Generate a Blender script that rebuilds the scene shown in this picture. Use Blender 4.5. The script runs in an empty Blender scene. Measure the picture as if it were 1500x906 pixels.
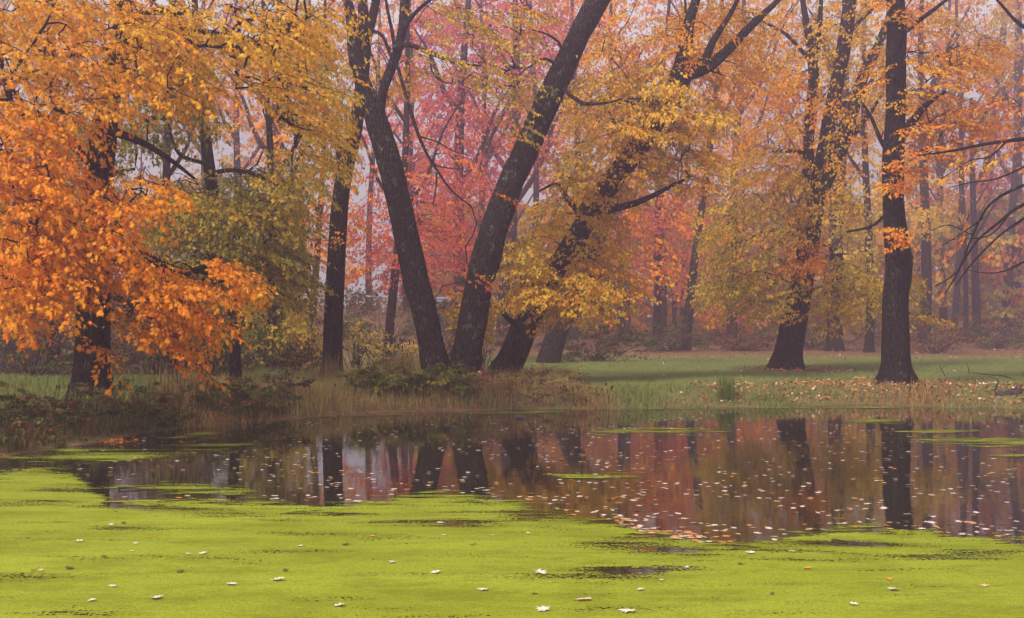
import bpy, math, random
import numpy as np
R = math.radians
rng = np.random.default_rng(11)
random.seed(11)
scn = bpy.context.scene
HZC, HZD, SUNE, EXPO = (.45, .355, .47), .0086, 3.6, 1.12
COL = scn.collection

# ------------------------------------------------------------------ camera model (traced pixels -> metres)
F = 1810.0; CAMZ = 1.6; PITCH = math.atan(32 / F)
CP, SP = math.cos(PITCH), math.sin(PITCH)
def ray(px, py):
    u = (px - 750.0) / F; v = (453.0 - py) / F
    return np.array([u, CP - v * SP, SP + v * CP])
def at(px, py, Y):
    d = ray(px, py); t = Y / d[1]
    return np.array([d[0] * t, Y, CAMZ + d[2] * t])
def on_water(px, py):
    d = ray(px, py); t = -CAMZ / d[2]
    return np.array([d[0] * t, d[1] * t, 0.0])
def project(x, y, z):
    dz = z - CAMZ
    f = y * CP + dz * SP; u = -y * SP + dz * CP
    return 750 + F * x / f, 453 - F * u / f

# ------------------------------------------------------------------ helpers
def tag(o, label=None, cat=None, group=None, kind=None):
    if label: o['label'] = label
    if cat: o['category'] = cat
    if group: o['group'] = group
    if kind: o['kind'] = kind
    return o
def empty(name, loc):
    o = bpy.data.objects.new(name, None); COL.objects.link(o)
    o.location = tuple(float(c) for c in loc); o.empty_display_size = .3
    return o
def make_mesh(name, V, faces, attrs=None, smooth=False):
    """V (N,3); faces: (M,k) array or list of such arrays"""
    me = bpy.data.meshes.new(name)
    if not isinstance(faces, (list, tuple)): faces = [faces]
    faces = [np.asarray(f, np.int32) for f in faces if len(f)]
    me.vertices.add(len(V)); me.vertices.foreach_set('co', np.asarray(V, np.float32).ravel())
    nl = sum(f.size for f in faces); nf = sum(len(f) for f in faces)
    me.loops.add(nl); me.polygons.add(nf)
    me.loops.foreach_set('vertex_index', np.concatenate([f.ravel() for f in faces]))
    tot = np.concatenate([np.full(len(f), f.shape[1], np.int32) for f in faces])
    st = np.concatenate([[0], np.cumsum(tot)[:-1]]).astype(np.int32)
    me.polygons.foreach_set('loop_start', st)
    try: me.polygons.foreach_set('loop_total', tot)
    except Exception: pass
    if smooth: me.polygons.foreach_set('use_smooth', np.ones(nf, bool))
    for k, a in (attrs or {}).items():
        at_ = me.attributes.new(k, 'FLOAT', 'POINT'); at_.data.foreach_set('value', np.asarray(a, np.float32))
    me.update(calc_edges=True); me.validate()
    return me
def link(name, me, mat, parent=None, loc=None):
    o = bpy.data.objects.new(name, me); COL.objects.link(o)
    if mat and not me.materials: me.materials.append(mat)
    if parent: o.parent = parent
    if loc is not None: o.location = tuple(float(c) for c in loc)
    return o
def vnoise(x, y, seed=0):
    """smooth value noise 0..1"""
    x = np.asarray(x, float); y = np.asarray(y, float)
    xi = np.floor(x).astype(np.int64); yi = np.floor(y).astype(np.int64)
    fx = x - xi; fy = y - yi; fx = fx * fx * (3 - 2 * fx); fy = fy * fy * (3 - 2 * fy)
    def h(a, b):
        n = (a * 374761393 + b * 668265263 + seed * 974634777) & 0x7fffffff
        n = ((n ^ (n >> 13)) * 1274126177) & 0x7fffffff
        return ((n ^ (n >> 16)) & 0xffff) / 65535.0
    return (h(xi, yi) * (1 - fx) + h(xi + 1, yi) * fx) * (1 - fy) + (h(xi, yi + 1) * (1 - fx) + h(xi + 1, yi + 1) * fx) * fy
def fbm(x, y, seed=0, o=4):
    s = 0; a = .5
    for i in range(o):
        s = s + a * vnoise(x * 2 ** i, y * 2 ** i, seed + i); a *= .5
    return s / (1 - .5 ** o)
def sstep(a, b, x):
    t = np.clip((x - a) / (b - a), 0, 1); return t * t * (3 - 2 * t)

# ------------------------------------------------------------------ terrain
SHORE_PX = [(0, 668), (60, 659), (140, 646), (200, 637), (260, 628), (330, 621), (400, 616), (500, 607), (580, 604), (650, 602), (720, 601),
            (800, 599), (900, 599), (1000, 597), (1100, 596), (1180, 594), (1260, 592), (1330, 594), (1400, 598), (1450, 597), (1500, 600)]
far = [tuple(on_water(*p)[:2]) for p in SHORE_PX]
POND = [(-8.6, 11.5), (-9.4, 7), (-6, 3.6), (0, 3.2), (12, 3.4), (26, 8), (31, 17), (24, 23.5), (14.5, 24.6)] + far[::-1]
PA = np.array(POND); PB = np.roll(PA, -1, axis=0)
def pond_sd(x, y):
    """distance to the pond outline, positive on land"""
    x = np.asarray(x, float); y = np.asarray(y, float); sh = x.shape
    X = x.ravel()[:, None]; Y = y.ravel()[:, None]
    ax, ay = PA[:, 0], PA[:, 1]; bx, by = PB[:, 0] - ax, PB[:, 1] - ay
    t = np.clip(((X - ax) * bx + (Y - ay) * by) / (bx * bx + by * by), 0, 1)
    d = np.sqrt((X - ax - t * bx) ** 2 + (Y - ay - t * by) ** 2).min(1)
    cond = ((ay <= Y) & (PB[:, 1] > Y)) | ((PB[:, 1] <= Y) & (ay > Y))
    with np.errstate(divide='ignore', invalid='ignore'):
        xc = ax + (Y - ay) / np.where(by == 0, 1e-9, by) * bx
    inside = (np.sum(cond & (X < xc), 1) % 2) == 1
    return np.where(inside, -d, d).reshape(sh)
def ground(x, y):
    x = np.asarray(x, float); y = np.asarray(y, float)
    d = pond_sd(x, y) + (fbm(x * 1.3, y * 1.3, 5, 3) - .5) * .5
    land = .04 + .28 * sstep(0, 1.3, d) + .006 * np.clip(d, 0, 25) + .03 * np.clip(y - 52, 0, 60)
    land = land + (fbm(x * .35, y * .35, 9, 3) - .5) * .12 * sstep(.5, 3, d)
    land = land + .22 * sstep(-6, -10, x) * sstep(.3, 3, d) * sstep(30, 24, y)
    land = land + 1.7 * sstep(54, 63, y) * sstep(-1, -6, x) * sstep(-70, -40, x)
    bed = -.5 * sstep(0, 2.0, -d)
    return np.where(d > 0, land, bed)
def ground_hit(px, py):
    d = ray(px, py)
    Ys = np.arange(8, 140, .1); t = Ys / d[1]
    z = CAMZ + d[2] * t; g = ground(d[0] * t, Ys)
    k = int(np.argmax(z <= g)) if (z <= g).any() else len(Ys) - 1
    return np.array([d[0] * t[k], Ys[k], g[k]])
def gz(x, y): return float(ground(np.array([x]), np.array([y]))[0])

# ------------------------------------------------------------------ materials
def new_mat(name):
    m = bpy.data.materials.new(name); m.use_nodes = True
    nt = m.node_tree; nt.nodes.clear()
    out = nt.nodes.new('ShaderNodeOutputMaterial')
    return m, nt, out
def N(nt, t, **kw):
    n = nt.nodes.new(t)
    for k, v in kw.items():
        if k.startswith('i_'):
            key = k[2:].replace('_', ' ')
            n.inputs[key].default_value = v
        else: setattr(n, k, v)
    return n
def ramp(nt, stops, interp='LINEAR'):
    r = nt.nodes.new('ShaderNodeValToRGB'); r.color_ramp.interpolation = interp
    e = r.color_ramp.elements
    while len(e) < len(stops): e.new(.5)
    for i, (p, c) in enumerate(stops):
        e[i].position = p; e[i].color = (*c, 1) if len(c) == 3 else c
    return r
def L(nt, a, b): nt.links.new(a, b)
def coords(nt, scale=(1, 1, 1)):
    tc = N(nt, 'ShaderNodeNewGeometry'); mp = N(nt, 'ShaderNodeMapping'); mp.inputs['Scale'].default_value = scale
    L(nt, tc.outputs['Position'], mp.inputs['Vector']); return mp.outputs['Vector']
def noise(nt, vec, scale, detail=3, rough=.55):
    n = N(nt, 'ShaderNodeTexNoise'); n.inputs['Scale'].default_value = scale; n.inputs['Detail'].default_value = detail
    n.inputs['Roughness'].default_value = rough; L(nt, vec, n.inputs['Vector']); return n.outputs['Fac']
def math_(nt, op, a, b=None, c=None, clamp=False):
    m = N(nt, 'ShaderNodeMath', operation=op); m.use_clamp = clamp
    for i, v in enumerate((a, b, c)):
        if v is None: continue
        if isinstance(v, (int, float)): m.inputs[i].default_value = v
        else: L(nt, v, m.inputs[i])
    return m.outputs[0]
def mixc(nt, fac, a, b):
    m = N(nt, 'ShaderNodeMix', data_type='RGBA')
    for s, v in ((m.inputs[0], fac), (m.inputs[6], a), (m.inputs[7], b)):
        if isinstance(v, (int, float)): s.default_value = v
        elif isinstance(v, tuple): s.default_value = (*v, 1)
        else: L(nt, v, s)
    return m.outputs[2]

def leaf_material(name, stops, trans=.5, rough=.55):
    m, nt, out = new_mat(name)
    a = N(nt, 'ShaderNodeAttribute', attribute_name='hue')
    r = ramp(nt, stops); L(nt, a.outputs['Fac'], r.inputs[0])
    n = noise(nt, coords(nt), 60, 1)
    col = mixc(nt, math_(nt, 'MULTIPLY', n, .2), r.outputs[0], (.16, .06, .015))
    p = N(nt, 'ShaderNodeBsdfPrincipled'); p.inputs['Roughness'].default_value = rough
    p.inputs['Specular IOR Level'].default_value = .08
    L(nt, col, p.inputs['Base Color'])
    t = N(nt, 'ShaderNodeBsdfTranslucent'); L(nt, col, t.inputs['Color'])
    mx = N(nt, 'ShaderNodeMixShader'); mx.inputs[0].default_value = trans
    L(nt, p.outputs[0], mx.inputs[1]); L(nt, t.outputs[0], mx.inputs[2]); L(nt, mx.outputs[0], out.inputs[0])
    return m
LEAF_STOPS = [(0, (.05, .075, .018)), (.16, (.15, .16, .02)), (.32, (.38, .31, .03)), (.48, (.78, .49, .04)),
              (.62, (.85, .38, .018)), (.76, (.85, .25, .012)), (.88, (.64, .11, .07)), (1, (.52, .08, .11))]
M_leaf = leaf_material('autumn_leaf', LEAF_STOPS)
M_dull = leaf_material('dull_foliage', [(0, (.015, .024, .007)), (.12, (.05, .09, .018)), (.25, (.06, .065, .014)), (.45, (.17, .14, .03)), (.6, (.20, .10, .03)), (.8, (.11, .045, .022)), (1, (.05, .022, .016))], .3)
M_grass = leaf_material('grass_blade', [(0, (.035, .06, .015)), (.3, (.17, .23, .05)), (.5, (.29, .28, .08)),
                        (.7, (.42, .28, .10)), (.85, (.30, .14, .055)), (1, (.12, .055, .03))], .3)
M_fallen = leaf_material('fallen_leaf', [(0, (.05, .03, .02)), (.25, (.22, .09, .04)), (.5, (.55, .2, .04)), (.7, (.5, .34, .18)), (1, (.62, .55, .48))], .15, .3)

def bark_material(name, dark, light, lichen, lichen_amt):
    m, nt, out = new_mat(name)
    v = coords(nt, (1, 1, .28)); v1 = coords(nt)
    n1 = noise(nt, v, 22, 5, .7); n2 = noise(nt, v1, 3, 3)
    vo = N(nt, 'ShaderNodeTexVoronoi', feature='DISTANCE_TO_EDGE'); vo.inputs['Scale'].default_value = 16; vo.inputs['Randomness'].default_value = 1
    L(nt, v, vo.inputs['Vector'])
    ridge = math_(nt, 'MULTIPLY', vo.outputs['Distance'], 3.0, clamp=True)
    c = mixc(nt, n1, dark, light)
    rl = ramp(nt, [(.62 - lichen_amt * .16, (0, 0, 0)), (.70 - lichen_amt * .14, (1, 1, 1))]); L(nt, noise(nt, v1, 5.5, 4, .65), rl.inputs[0])
    f = math_(nt, 'MULTIPLY', math_(nt, 'MULTIPLY', rl.outputs[0], n1), 1.2, clamp=True)
    c = mixc(nt, f, c, lichen)
    p = N(nt, 'ShaderNodeBsdfPrincipled'); p.inputs['Roughness'].default_value = .95; p.inputs['Specular IOR Level'].default_value = .03
    L(nt, c, p.inputs['Base Color'])
    h = math_(nt, 'ADD', ridge, math_(nt, 'MULTIPLY', n1, .8))
    b = N(nt, 'ShaderNodeBump'); b.inputs['Strength'].default_value = .9; b.inputs['Distance'].default_value = .06
    L(nt, h, b.inputs['Height']); L(nt, b.outputs[0], p.inputs['Normal']); L(nt, p.outputs[0], out.inputs[0])
    return m
M_bark = bark_material('dark_wet_bark', (.006, .005, .0045), (.032, .025, .022), (.09, .10, .065), .2)
M_bark_l = bark_material('lichen_bark', (.007, .0055, .005), (.038, .030, .026), (.13, .14, .09), .3)
M_bark_k = bark_material('shaded_bark', (.0025, .002, .002), (.014, .010, .009), (.05, .05, .035), .1)  # near-black copy of the bark, with the trunks' shade put into its colour
M_twig = bark_material('twig_bark', (.010, .007, .006), (.03, .022, .018), (.08, .07, .05), .0)

def plain(name, col, rough=.6, n=12, var=.35, spec=.3):
    m, nt, out = new_mat(name)
    c = mixc(nt, math_(nt, 'MULTIPLY', noise(nt, coords(nt), n, 4), var), col, tuple(x * .25 for x in col))
    p = N(nt, 'ShaderNodeBsdfPrincipled'); p.inputs['Roughness'].default_value = rough; p.inputs['Specular IOR Level'].default_value = spec
    L(nt, c, p.inputs['Base Color'])
    b = N(nt, 'ShaderNodeBump'); b.inputs['Distance'].default_value = .02; b.inputs['Strength'].default_value = .5
    L(nt, noise(nt, coords(nt), n * 2, 4), b.inputs['Height']); L(nt, b.outputs[0], p.inputs['Normal'])
    L(nt, p.outputs[0], out.inputs[0]); return m
M_rock = plain('weathered_stone', (.20, .17, .16), .8, 9, 1)
M_darkwood = plain('wet_dark_wood', (.035, .026, .028), .5, 14, .8)
M_metal = plain('grey_metal', (.30, .30, .32), .6)
M_magenta = plain('magenta_film', (.5, .03, .16), .3, 20, .2, .5)
M_white = plain('white_film', (.8, .76, .78), .35, 20, .1, .5)
M_blue = plain('dark_blue_plastic', (.012, .025, .05), .6, 20, .2, .5)

# water
m, nt, out = new_mat('pond_water'); M_water = m
p = N(nt, 'ShaderNodeBsdfPrincipled'); p.inputs['Base Color'].default_value = (.012, .010, .007, 1)
p.inputs['Roughness'].default_value = .03; p.inputs['IOR'].default_value = 1.33
b = N(nt, 'ShaderNodeBump'); b.inputs['Strength'].default_value = .35; b.inputs['Distance'].default_value = .004
L(nt, math_(nt, 'ADD', noise(nt, coords(nt), 2.2, 2), math_(nt, 'MULTIPLY', noise(nt, coords(nt), 11, 2), .25)), b.inputs['Height'])
L(nt, b.outputs[0], p.inputs['Normal']); L(nt, p.outputs[0], out.inputs[0])

# duckweed
m, nt, out = new_mat('duckweed_fronds'); M_duck = m
cov = N(nt, 'ShaderNodeAttribute', attribute_name='cover').outputs['Fac']
thin = N(nt, 'ShaderNodeAttribute', attribute_name='thin').outputs['Fac']
fine = noise(nt, coords(nt), 42, 2, .7)
streak = noise(nt, coords(nt, (.45, 1.9, 1)), 1.6, 5, .62)
ragged = noise(nt, coords(nt, (.6, 1.6, 1)), 3.2, 6, .7)
s = math_(nt, 'ADD', cov, math_(nt, 'MULTIPLY', math_(nt, 'SUBTRACT', ragged, .5), 9.0))
s = math_(nt, 'ADD', s, math_(nt, 'MULTIPLY', math_(nt, 'SUBTRACT', fine, .5), 4.5))
edge = math_(nt, 'GREATER_THAN', s, 0.0)
hole = math_(nt, 'ADD', math_(nt, 'MULTIPLY', math_(nt, 'SUBTRACT', streak, .64), 6.0), math_(nt, 'MULTIPLY', thin, 2.1))
hole = math_(nt, 'ADD', hole, math_(nt, 'MULTIPLY', math_(nt, 'SUBTRACT', fine, .5), 4.5))
hole = math_(nt, 'ADD', hole, math_(nt, 'MULTIPLY', math_(nt, 'SUBTRACT', 1.0, math_(nt, 'MULTIPLY', s, .09), clamp=True), .55))
open_ = math_(nt, 'GREATER_THAN', hole, .62)
alpha = math_(nt, 'MULTIPLY', edge, math_(nt, 'SUBTRACT', 1.0, open_))
patch = noise(nt, coords(nt, (.5, 1.3, 1)), .9, 4)
col = mixc(nt, patch, (.150, .182, .007), (.29, .325, .030))
gr = ramp(nt, [(.35, (.35, .35, .35)), (.6, (1, 1, 1))]); L(nt, noise(nt, coords(nt), 120, 2, .8), gr.inputs[0])
mm = N(nt, 'ShaderNodeMix', data_type='RGBA', blend_type='MULTIPLY'); mm.inputs[0].default_value = .8
L(nt, col, mm.inputs[6]); L(nt, gr.outputs[0], mm.inputs[7])
dk = math_(nt, 'MULTIPLY', math_(nt, 'SUBTRACT', hole, -.35), .8, clamp=True)
col = mixc(nt, math_(nt, 'MULTIPLY', dk, .85), mm.outputs[2], (.10, .10, .012))
mot = ramp(nt, [(.46, (0, 0, 0)), (.60, (1, 1, 1))]); L(nt, noise(nt, coords(nt, (.5, 1.1, 1)), 1.9, 9, .8), mot.inputs[0])
col = mixc(nt, math_(nt, 'MULTIPLY', mot.outputs[0], .62), col, (.095, .10, .006))
spk = ramp(nt, [(.60, (0, 0, 0)), (.68, (1, 1, 1))]); L(nt, noise(nt, coords(nt, (1, 1.6, 1)), 26, 4, .7), spk.inputs[0])
col = mixc(nt, math_(nt, 'MULTIPLY', spk.outputs[0], .7), col, (.05, .045, .008))
p = N(nt, 'ShaderNodeBsdfPrincipled'); p.inputs['Roughness'].default_value = .9; p.inputs['Specular IOR Level'].default_value = .04
L(nt, col, p.inputs['Base Color'])
b = N(nt, 'ShaderNodeBump'); b.inputs['Strength'].default_value = .6; b.inputs['Distance'].default_value = .006
L(nt, fine, b.inputs['Height']); L(nt, b.outputs[0], p.inputs['Normal'])
tr = N(nt, 'ShaderNodeBsdfTransparent'); mx = N(nt, 'ShaderNodeMixShader')
L(nt, alpha, mx.inputs[0]); L(nt, tr.outputs[0], mx.inputs[1]); L(nt, p.outputs[0], mx.inputs[2]); L(nt, mx.outputs[0], out.inputs[0])

# ground
m, nt, out = new_mat('turf_and_leaf_litter'); M_ground = m
lit = N(nt, 'ShaderNodeAttribute', attribute_name='litter').outputs['Fac']
n1 = noise(nt, coords(nt), .6, 5, .6); n2 = noise(nt, coords(nt), 14, 5, .75)
g = mixc(nt, n1, (.08, .13, .028), (.17, .20, .055)); g = mixc(nt, math_(nt, 'MULTIPLY', n2, .5), g, (.06, .06, .02))
lt = ramp(nt, [(.25, (.03, .018, .012)), (.45, (.10, .05, .03)), (.6, (.24, .11, .055)), (.8, (.34, .20, .11))]); L(nt, n2, lt.inputs[0])
fac = math_(nt, 'ADD', lit, math_(nt, 'MULTIPLY', math_(nt, 'SUBTRACT', noise(nt, coords(nt), 2.5, 4, .7), .5), 1.2), clamp=True)
c = mixc(nt, fac, g, lt.outputs[0])
p = N(nt, 'ShaderNodeBsdfPrincipled'); p.inputs['Roughness'].default_value = .95; p.inputs['Specular IOR Level'].default_value = .1
L(nt, c, p.inputs['Base Color'])
b = N(nt, 'ShaderNodeBump'); b.inputs['Distance'].default_value = .05; L(nt, n2, b.inputs['Height']); L(nt, b.outputs[0], p.inputs['Normal'])
L(nt, p.outputs[0], out.inputs[0])

# ------------------------------------------------------------------ ground, water
xs = np.unique(np.concatenate([np.linspace(-130, -60, 8), np.linspace(-60, -16, 60), np.linspace(-16, 20, 181), np.linspace(20, 60, 55), np.linspace(60, 130, 8)]))
ys = np.unique(np.concatenate([np.linspace(-60, 0, 16), np.linspace(0, 12, 25), np.linspace(12, 34, 121), np.linspace(34, 60, 66), np.linspace(60, 120, 50), np.linspace(120, 150, 6)]))
GX, GY = np.meshgrid(xs, ys)
GZ = ground(GX, np.minimum(GY, 112))
V = np.stack([GX, GY, GZ], -1).reshape(-1, 3)
def gridfaces(ny, nx):
    i = np.arange(ny - 1)[:, None] * nx + np.arange(nx - 1)[None]
    i = i.ravel(); return np.stack([i, i + 1, i + nx + 1, i + nx], 1)
sd = pond_sd(GX, GY)
litter = .55 * sstep(49, 55, GY + 3 * fbm(GX * .2, GY * .2, 3)) + .45 * sstep(54, 58, GY) + .45 * sstep(1.6, .2, sd) + .15 * sstep(3.4, 1.2, sd)
litter = np.maximum(litter, .9 * sstep(2, -2, GX + (GY - 27) * .25 - 1) * (fbm(GX * .5, GY * .5, 17) > .42))
TREE_LITTER = [(9.2, 29.5, 1.8), (-1.8, 28.5, 2.2), (8.7, 38, 1.5), (-.3, 30.5, 1.5), (-4.2, 29, 2)]
for (x, y, r) in TREE_LITTER: litter = np.maximum(litter, 1.0 * sstep(r * 1.4, r * .4, np.hypot(GX - x, GY - y)))
me = make_mesh('ground', V, gridfaces(len(ys), len(xs)), {'litter': np.clip(litter, 0, 1).ravel()}, True)
tag(link('ground', me, M_ground), kind='structure')
wx = np.linspace(-40, 45, 18); wy = np.linspace(0, 32, 9); WX, WY = np.meshgrid(wx, wy)
me = make_mesh('water', np.stack([WX, WY, WX * 0], -1).reshape(-1, 3), gridfaces(9, 18))
tag(link('water', me, M_water), kind='structure')

# ------------------------------------------------------------------ duckweed mats
EDGE = [(-400, 690), (0, 693), (60, 691), (105, 693), (120, 706), (150, 728), (165, 742), (200, 736), (300, 734), (400, 741), (460, 743), (520, 742), (590, 729), (650, 725),
        (740, 734), (800, 747), (850, 761), (900, 767), (950, 785), (1020, 797), (1080, 800), (1130, 797), (1170, 786), (1230, 776),
        (1330, 779), (1400, 788), (1500, 792), (1900, 800)]
EX = np.array([e[0] for e in EDGE], float); EY = np.array([e[1] for e in EDGE], float)
def mat_cover(px, py): return (py - np.interp(px, EX, EY)) / 9.0
THIN = [(935, 805, 95, 14, .7), (1010, 815, 70, 6, .5), (900, 838, 110, 11, .8), (690, 770, 70, 9, .5), (790, 757, 90, 9, .8), (500, 752, 60, 5, .5), (230, 746, 120, 5, .7),
        (130, 715, 90, 9, .55), (60, 735, 80, 5, .5), (1300, 800, 140, 4, .7), (1420, 808, 90, 5, .5), (1180, 822, 110, 3, .6), (1300, 838, 120, 4, .35), (820, 775, 60, 6, .5),
        (150, 900, 120, 6, .25), (420, 780, 160, 6, .3), (560, 812, 120, 4, .28), (1100, 880, 160, 5, .25), (720, 850, 140, 4, .25), (1250, 812, 180, 3, .45), (330, 820, 120, 4, .25), (640, 728, 110, 7, .5)]
def duck(name, pxs, pys, coverf, z, label=None, thin=True):
    PX, PY = np.meshgrid(pxs, pys)
    sv = (453.0 - PY) / F; dz = SP + sv * CP; t = -CAMZ / dz
    X = (PX - 750) / F * t; Y = (CP - sv * SP) * t
    cv = coverf(PX, PY); th = np.full_like(cv, 0 if thin else .42)
    if thin:
        for (cx, cy, rx, ry, a) in THIN: th = np.maximum(th, a * np.exp(-((PX - cx) / rx) ** 2 - ((PY - cy - (PX - cx) * .04) / ry) ** 2))
    if 'fringe' in (label or ''): cv = cv - 3.2 * vnoise(PX * .014, PY * 0, 6)
    land = pond_sd(X, Y) > .25
    f = gridfaces(len(pys), len(pxs)); ok = (cv.ravel() > -2.6) & ~land.ravel()
    f = f[ok[f].all(1)]
    use = np.unique(f); remap = -np.ones(PX.size, int); remap[use] = np.arange(len(use))
    Vv = np.stack([X, Y, np.full_like(X, z)], -1).reshape(-1, 3)[use]
    me = make_mesh(name, Vv, remap[f], {'cover': np.clip(cv, -4, 8).ravel()[use], 'thin': th.ravel()[use]})
    o = link(name, me, M_duck); tag(o, label, 'duckweed', None, 'stuff'); return o
duck('duckweed', np.arange(-200, 1701, 8.), np.concatenate([np.arange(672, 830, 2.5), np.arange(830, 1000, 6), np.geomspace(1000, 1500, 20)]), mat_cover, .004,
     'bright yellow-green mat of duckweed covering the near half of the pond')
def ell(cx, cy, rx, ry, k=2.2, slope=0):
    return lambda PX, PY: (1 - np.sqrt(((PX - cx) / rx) ** 2 + ((PY - cy - slope * (PX - cx)) / ry) ** 2)) * k
PATCHES = [(130, 667, 150, 9, -.02, 'duckweed patch under the bank at the left edge of the pond'),
           (250, 716, 80, 9, .0, 'duckweed patch holding a forked dark stick'),
           (330, 722, 42, 5.5, -.02, 'small lime duckweed patch right of the forked stick patch'),
           (950, 632, 82, 5.5, 0, 'pale duckweed patch afloat in the open water before the rush clump'),
           (1450, 648, 105, 6, .02, 'lime duckweed patch at the right edge of the open water'),
           (865, 698, 60, 3.5, 0, 'faint thin duckweed patch in the middle of the open water'),
           (1285, 617, 45, 3, 0, 'thin duckweed patch before the tall straight trunk'),
           (1370, 633, 60, 2.5, 0, 'narrow duckweed sliver right of the tall trunk reflection'),
           (1495, 668, 30, 3, 0, 'tiny duckweed patch at the far right edge'),
           (330, 652, 70, 2.4, -.03, 'thin duckweed sliver near the left bank'),
           (270, 640, 120, 3, -.1, 'duckweed fringe along the dark left bank'),
           (700, 606, 260, 1.9, -.018, 'duckweed fringe under the bank below the forked tree'),
           (1120, 598.5, 330, 1.3, -.006, 'duckweed fringe under the grassy bank on the right')]
for i, (cx, cy, rx, ry, sl, lab) in enumerate(PATCHES):
    o = duck('duckweed_patch', np.linspace(cx - rx * 1.7, cx + rx * 1.7, 60), np.linspace(cy - ry * 1.8 - abs(sl) * rx, cy + ry * 1.8 + abs(sl) * rx, 26), ell(cx, cy, rx, ry, 2.4, sl), .0045 + .0003 * i, lab, False)
    o['kind'] = 'thing'; o['category'] = 'duckweed patch'

# ------------------------------------------------------------------ leaves and sprays
def outline(kind):
    if kind == 'maple':
        h = [(0, 0), (.33, .04), (.17, .25), (.54, .44), (.22, .50), (.33, .74), (.10, .66), (0, 1.05)]
        pts = h + [(-x, y) for x, y in h[-2:0:-1]]
    elif kind == 'mid':
        pts = [(0, 0), (.46, .3), (.2, .55), (0, 1), (-.2, .55), (-.46, .3)]
    else:
        pts = [(0, 0), (.42, .42), (0, 1), (-.42, .42)]
    p = np.array(pts, float)
    z = -.35 * np.abs(p[:, 0]) - .25 * p[:, 1] ** 2
    return np.stack([p[:, 1], p[:, 0], z], 1)       # x forward, y lateral, z up
OUT = {k: outline(k) for k in ('maple', 'mid', 'far')}
def frames(d, n):
    """rows: forward d, lateral, up ; arrays (N,3) -> (N,3,3) columns"""
    d = d / np.linalg.norm(d, axis=1, keepdims=True)
    s = np.cross(n, d); s /= np.linalg.norm(s, axis=1, keepdims=True) + 1e-9
    u = np.cross(d, s); return np.stack([d, s, u], 2)
_tc = {}
def spray_template(Ls, nleaf, size, kind, k):
    key = (Ls, nleaf, size, kind, k)
    if key in _tc: return _tc[key]
    r = np.random.default_rng(100 + k * 7)
    segs = [(np.zeros(3), np.array([Ls, 0, 0.]), 1.0)]
    nl = 5
    for i in range(nl):
        t = .12 + .78 * i / nl + r.uniform(-.04, .04); sgn = 1 if i % 2 else -1
        ln = Ls * (.48 * (1 - t) + .16) * r.uniform(.8, 1.15); a = R(r.uniform(32, 55)) * sgn
        b0 = np.array([t * Ls, 0, 0.]); segs.append((b0, b0 + ln * np.array([math.cos(a), math.sin(a), r.uniform(-.12, .1)]), .5))
    lens = np.array([np.linalg.norm(b - a) for a, b, _ in segs]); pr = lens / lens.sum()
    idx = r.choice(len(segs), nleaf, p=pr)
    A = np.array([s_[0] for s_ in segs]); B = np.array([s_[1] for s_ in segs])
    t = np.clip(r.uniform(.1, 1.05, nleaf), 0, 1)[:, None]
    P = A[idx] * (1 - t) + B[idx] * t
    D = (B - A)[idx]; D /= np.linalg.norm(D, axis=1, keepdims=True)
    side = np.stack([-D[:, 1], D[:, 0], D[:, 2] * 0], 1) * r.choice([-1, 1], nleaf)[:, None]
    ld = D * r.uniform(.2, 1, (nleaf, 1)) + side * r.uniform(.2, 1, (nleaf, 1)) + np.array([0, 0, -1.]) * r.uniform(.0, .95, (nleaf, 1))
    nn = np.array([0, 0, 1.]) + r.normal(0, .45, (nleaf, 3))
    Fm = frames(ld, nn); sz = size * r.uniform(.45, 1.3, nleaf)
    P = P + ld * (size * .35) + r.normal(0, 1, (nleaf, 3)) * size * np.array([.3, .3, .18])
    O = OUT[kind]
    LV = P[:, None, :] + np.einsum('nij,kj->nki', Fm, O) * sz[:, None, None]
    droop = -.22 * (np.clip(LV[..., 0], 0, None) / Ls) ** 2 * Ls
    LV[..., 2] += droop
    TV = []
    for a, b, w in segs:                    # two-step three-sided twigs
        m_ = (a + b) / 2
        for q, f in ((a, 1), (m_, .7), (b, .25)):
            c = q.copy(); c[2] -= .22 * (max(c[0], 0) / Ls) ** 2 * Ls
            rad = .0045 * w * f * (Ls / .8) ** .5
            dirv = b - a; dirv = dirv / np.linalg.norm(dirv); s1 = np.cross(dirv, [0, 0, 1.]); s1 /= np.linalg.norm(s1) + 1e-9; s2 = np.cross(dirv, s1)
            for g in range(3):
                an = g * 2 * math.pi / 3; TV.append(c + rad * (math.cos(an) * s1 + math.sin(an) * s2))
    TF = []
    for si in range(len(segs)):
        for st in range(2):
            for g in range(3):
                b0 = si * 9 + st * 3; TF.append((b0 + g, b0 + (g + 1) % 3, b0 + 3 + (g + 1) % 3, b0 + 3 + g))
    res = (LV, r.normal(0, 1, nleaf), np.array(TV), np.array(TF)); _tc[key] = res
    return res
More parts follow.
